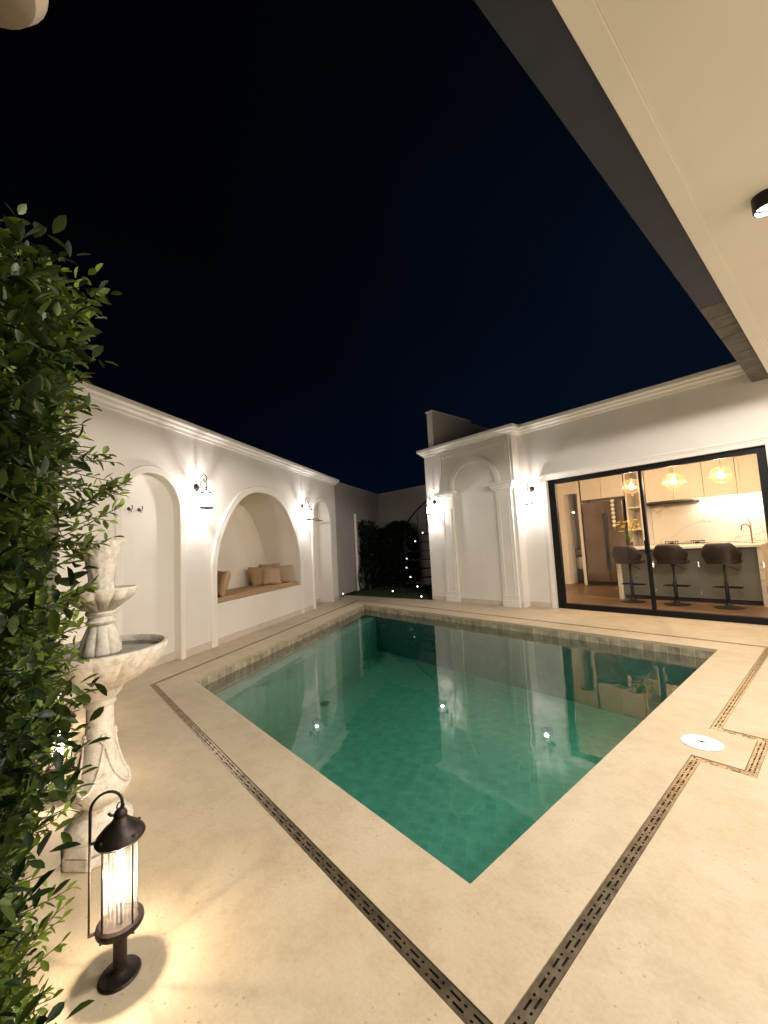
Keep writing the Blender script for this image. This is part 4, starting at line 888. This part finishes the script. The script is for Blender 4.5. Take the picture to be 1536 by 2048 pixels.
def shrub(name, lb, cat, c, rad, h, nn, ls, group, dome=True):
    t = thing(name, lb, cat, (c[0], c[1], 0), group=group); f = Foliage(); k = 0
    while k < nn:
        a = rng.uniform(0, 6.28); z = rng.uniform(.05, 1); r0 = rad * (math.sqrt(max(.02, 1 - max(0, (z - .62) / .38) ** 2)) if dome else rng.uniform(.3, 1)) * rng.uniform(.72, 1.0)
        p = (c[0] + r0 * math.cos(a), c[1] + r0 * math.sin(a), z * h); f.twig(p, (math.cos(a), math.sin(a), .5), .14, 6, ls, stem=False); k += 1
    f.build('crown', M_leaf2, t)
    mb = MB()
    for j in range(5): mb.tube([(c[0] + rng.normal(0, .06), c[1] + rng.normal(0, .06), -.02), (c[0] + rng.normal(0, .12), c[1] + rng.normal(0, .12), h * .8)], [.02, .008], 6)
    mb.build('trunk', M_bark, t, world=True, recalc=False)
GS = 'dark shrubs in the corner of the lawn'
shrub('shrub', 'thin ragged dark shrub left of the others beside the downpipe', 'shrub', (-10.42, 8.20), .22, 2.1, 420, .11, GS, dome=False)
shrub('shrub', 'low dark shrub in the middle of the corner planting', 'shrub', (-10.72, 9.05), .52, 1.85, 1000, .11, GS)
shrub('shrub', 'tall round topped dark shrub beside the spiral stair', 'shrub', (-9.95, 9.2), .48, 2.05, 1500, .11, GS)

# ============================================================ FOUNTAIN
FX, FY = -2.45, 0.24
ft = thing('fountain', 'weathered pale stone three tier garden fountain behind the leaves', 'fountain', (FX, FY, 0))
def petals(n, amp, z0, z1, sharp=1.0):
    def f(a, z):
        if z < z0 or z > z1: return 0
        w = math.sin(math.pi * (z - z0) / (z1 - z0)); return amp * w * (abs(math.cos(n * a / 2)) ** sharp - .6)
    return f
mb = MB(); mb.lathe([(.001, 0), (.150, 0), (.152, .05), (.146, .06), (.140, .10), (.001, .10)], 8, M=Matrix.Rotation(R(22.5), 4, 'Z')); mb.build('plinth', M_stone, ft, bevel=.010, seg=3)
MB().lathe([(.001, .10), (.132, .10), (.138, .12), (.134, .138), (.120, .15), (.112, .165), (.100, .18), (.072, .195), (.066, .21), (.078, .225), (.112, .245), (.126, .275), (.128, .30), (.118, .325), (.095, .36), (.080, .40), (.068, .45), (.060, .52), (.056, .60), (.056, .655), (.066, .665), (.068, .675), (.060, .685), (.078, .70), (.092, .72), (.095, .738), (.001, .74)], 64,
           flute=petals(4, .09, .22, .40)).build('pedestal', M_stone, ft, smooth=True)
MB().lathe([(.001, .738), (.095, .738), (.115, .748), (.165, .772), (.215, .805), (.250, .842), (.272, .875), (.284, .900), (.292, .918), (.290, .930), (.276, .932), (.262, .922), (.250, .895), (.20, .880), (.001, .875)], 224,
           flute=petals(16, .07, .745, .912, .5)).build('lower_bowl', M_stone, ft, smooth=True)
MB().lathe([(.001, .874), (.080, .874), (.086, .89), (.082, .93), (.066, .99), (.054, 1.03), (.050, 1.037), (.060, 1.045), (.063, 1.055), (.054, 1.062), (.052, 1.078), (.062, 1.088), (.064, 1.098), (.060, 1.104), (.001, 1.105)], 128,
           flute=petals(8, .24, .88, 1.036, .6)).build('baluster', M_stone, ft, smooth=True)
MB().lathe([(.001, 1.104), (.055, 1.104), (.080, 1.122), (.112, 1.150), (.138, 1.172), (.150, 1.195), (.155, 1.208), (.150, 1.215), (.140, 1.210), (.125, 1.196), (.001, 1.19)], 168,
           flute=petals(12, .20, 1.106, 1.205, .6)).build('middle_bowl', M_stone, ft, smooth=True)
def roughf(a, z): return (.04 * math.sin(8 * a) * math.sin(70 * z) + .03 * math.cos(12 * a + 4 * math.sin(40 * z))) if z < 1.42 else .03 * math.sin(20 * a)
MB().lathe([(.001, 1.19), (.056, 1.19), (.056, 1.205), (.052, 1.22), (.050, 1.24), (.052, 1.26), (.054, 1.28), (.057, 1.30), (.060, 1.32), (.064, 1.34), (.068, 1.36), (.073, 1.38), (.078, 1.395), (.082, 1.41), (.092, 1.43), (.096, 1.445), (.088, 1.450), (.07, 1.440), (.001, 1.435)], 96, flute=roughf).build('top_urn', M_stone, ft, smooth=True)
wm = MB().lathe([(.001, .903), (.256, .903), (.256, .905), (.001, .905)], 64).build('fountain_water', glass('fountain_water', (.6, .6, .55), 1.33), ft)
# swags and rosettes on the pedestal
for k in range(4):
    a0 = R(90 * k + 10); P = []
    for j in range(13):
        u = j / 12; a = a0 + R(90) * u; z = .505 - .20 * math.sin(math.pi * u); rr = float(np.interp(z, [.30, .325, .36, .40, .45, .52], [.128, .118, .095, .080, .068, .060])) + .004
        P.append((rr * math.cos(a), rr * math.sin(a), z))
    MB().tube(P, [.004 + .003 * math.sin(math.pi * j / 12) for j in range(13)], 8).build('swag', M_stone, ft, smooth=True)
    mb = MB(); cz = .515; ca, sa = math.cos(a0), math.sin(a0)
    for j in range(6):
        b = R(60 * j); mb.ball((.062 * ca - sa * .014 * math.cos(b), .062 * sa + ca * .014 * math.cos(b), cz + .016 * math.sin(b)), .009, 8, 6)
    mb.ball((.068 * ca, .068 * sa, cz), .008, 8, 6); mb.build('rosette', M_stone, ft, smooth=True)

# ============================================================ PATH LANTERNS
def make_path_lantern():
    t = thing('path_lantern', 'x', 'garden lantern', group='iron path lanterns with ribbed glass')
    MB().lathe([(.001, 0), (.056, 0), (.058, .004), (.054, .010), (.03, .014), (.021, .02), (.020, .03), (.001, .03)], 36).build('base', M_iron, t, smooth=True)
    MB().lathe([(.019, .02), (.019, .215), (.001, .216)], 24).build('post', M_iron, t, smooth=True)
    MB().lathe([(.001, .208), (.058, .210), (.064, .216), (.066, .224), (.064, .236), (.056, .242), (.052, .236), (.050, .226), (.001, .224)], 40).build('lower_ring', M_iron, t, smooth=True)
    MB().lathe([(.066, .452), (.070, .458), (.066, .470), (.050, .492), (.034, .508), (.024, .520), (.018, .532), (.020, .540), (.016, .552), (.010, .560), (.001, .562)], 40).lathe([(.050, .450), (.066, .451), (.050, .470), (.001, .480)], 40).build('cap', M_iron, t, smooth=True)
    mb = MB(); n = 60; mb.strip([(.047 * math.cos(2 * math.pi * k / n), .047 * math.sin(2 * math.pi * k / n)) for k in range(n)], XY(.232), XY(.462), True)
    o = mb.build('glass_tube', M_rib, t, recalc=False); smooth_mesh(o.data, 80)
    mb = MB()
    for k in range(4):
        a = R(90 * k + 35); mb.tube([(.056 * math.cos(a), .056 * math.sin(a), .232), (.056 * math.cos(a), .056 * math.sin(a), .462)], .0030, 6)
        mb.ball((.062 * math.cos(a), .062 * math.sin(a), .476), .006, 8, 6); mb.ball((.060 * math.cos(a), .060 * math.sin(a), .208), .004, 8, 6)
    mb.build('cage_rod', M_iron, t, smooth=True)
    # crook on the -x side
    P = [(-.080, 0, .222), (-.080, 0, .54)] + [(-.036 - .044 * math.cos(R(a)), 0, .585 + .048 * math.sin(R(a))) for a in range(-10, 200, 15)] + [(.004, 0, .562), (-.010, 0, .556), (-.018, 0, .566)]
    P = [(-.080, 0, .222), (-.080, 0, .40), (-.079, 0, .54)] + [(-.037 + .042 * math.cos(R(a)), 0, .578 + .050 * math.sin(R(a))) for a in range(175, -60, -15)] + [(-.025, 0, .545), (-.032, 0, .556)]
    MB().tube(P, [.0030] * 2 + [.0045] * (len(P) - 2), 8).build('crook', M_iron, t, smooth=True)
    MB().tube([(-.082, 0, .226), (-.060, 0, .226)], .005, 6).tube([(-.082, 0, .466), (-.062, 0, .466)], .005, 6).tube([(0.0 + .010 * math.cos(R(a)), 0, .568 + .014 * math.sin(R(a))) for a in range(0, 361, 30)], .002, 6).build('hanger_link', M_iron, t, smooth=True)
    MB().tube([(0, 0, .226), (0, 0, .285)], .010, 10).build('bulb_holder', M_iron, t)
    MB().lathe([(.001, .285), (.010, .288), (.0125, .31), (.0125, .38), (.010, .41), (.006, .425), (.001, .43)], 20).build('bulb', M_bulby, t, smooth=True)
    for c in t.children:   # squatter proportions: short stem, tall glass
        for v in c.data.vertices:
            v.co.z = float(np.interp(v.co.z, [0, .02, .215, .235, .455, .56, .64], [0, .02, .150, .168, .425, .515, .592])); v.co.x *= 1.05; v.co.y *= 1.05
    lamp('path_light', (0, 0, .300), BOLL_W, C_BOLL, .018, t)
    return t
lt_ = make_path_lantern()
for i, (x, y, rz, lb) in enumerate(((-1.70, .225, -100, 'lit iron path lantern with a crook handle, in front at the lower left'), (-3.16, .12, -100, 'lit path lantern glimpsed through the leaves behind the fountain stem'), (-4.35, .10, -100, 'path lantern farthest along the hedge, seen only as a reflection'))):
    o = lt_ if i == 0 else copy_tree(lt_); o.location = (x, y, 0); o.rotation_euler = (0, 0, R(82)); o['label'] = lb

# pale rounded shade overhead at the top left corner
px = Vector((-.668, -.074, .760)) * 1.9 + Vector((0, 0, 1.35))
t = thing('round_lantern', 'pale rounded paper lantern hanging overhead at the top left corner', 'lantern', tuple(px))
M_shade = mat('shade_fabric', (0.26, 0.20, 0.14), 0.8, noise=(20, 0.05, 3))
o = MB().lathe([(.001, -.07), (.06, -.066), (.115, -.045), (.14, 0), (.13, .06), (.09, .11), (.03, .13), (.001, .132)], 32).build('shade', M_shade, t, smooth=True)
o.location = (0, 0, .06)
MB().tube([(0, 0, .18), (0, 0, 1.0)], .005, 6).build('cord', M_black, t)
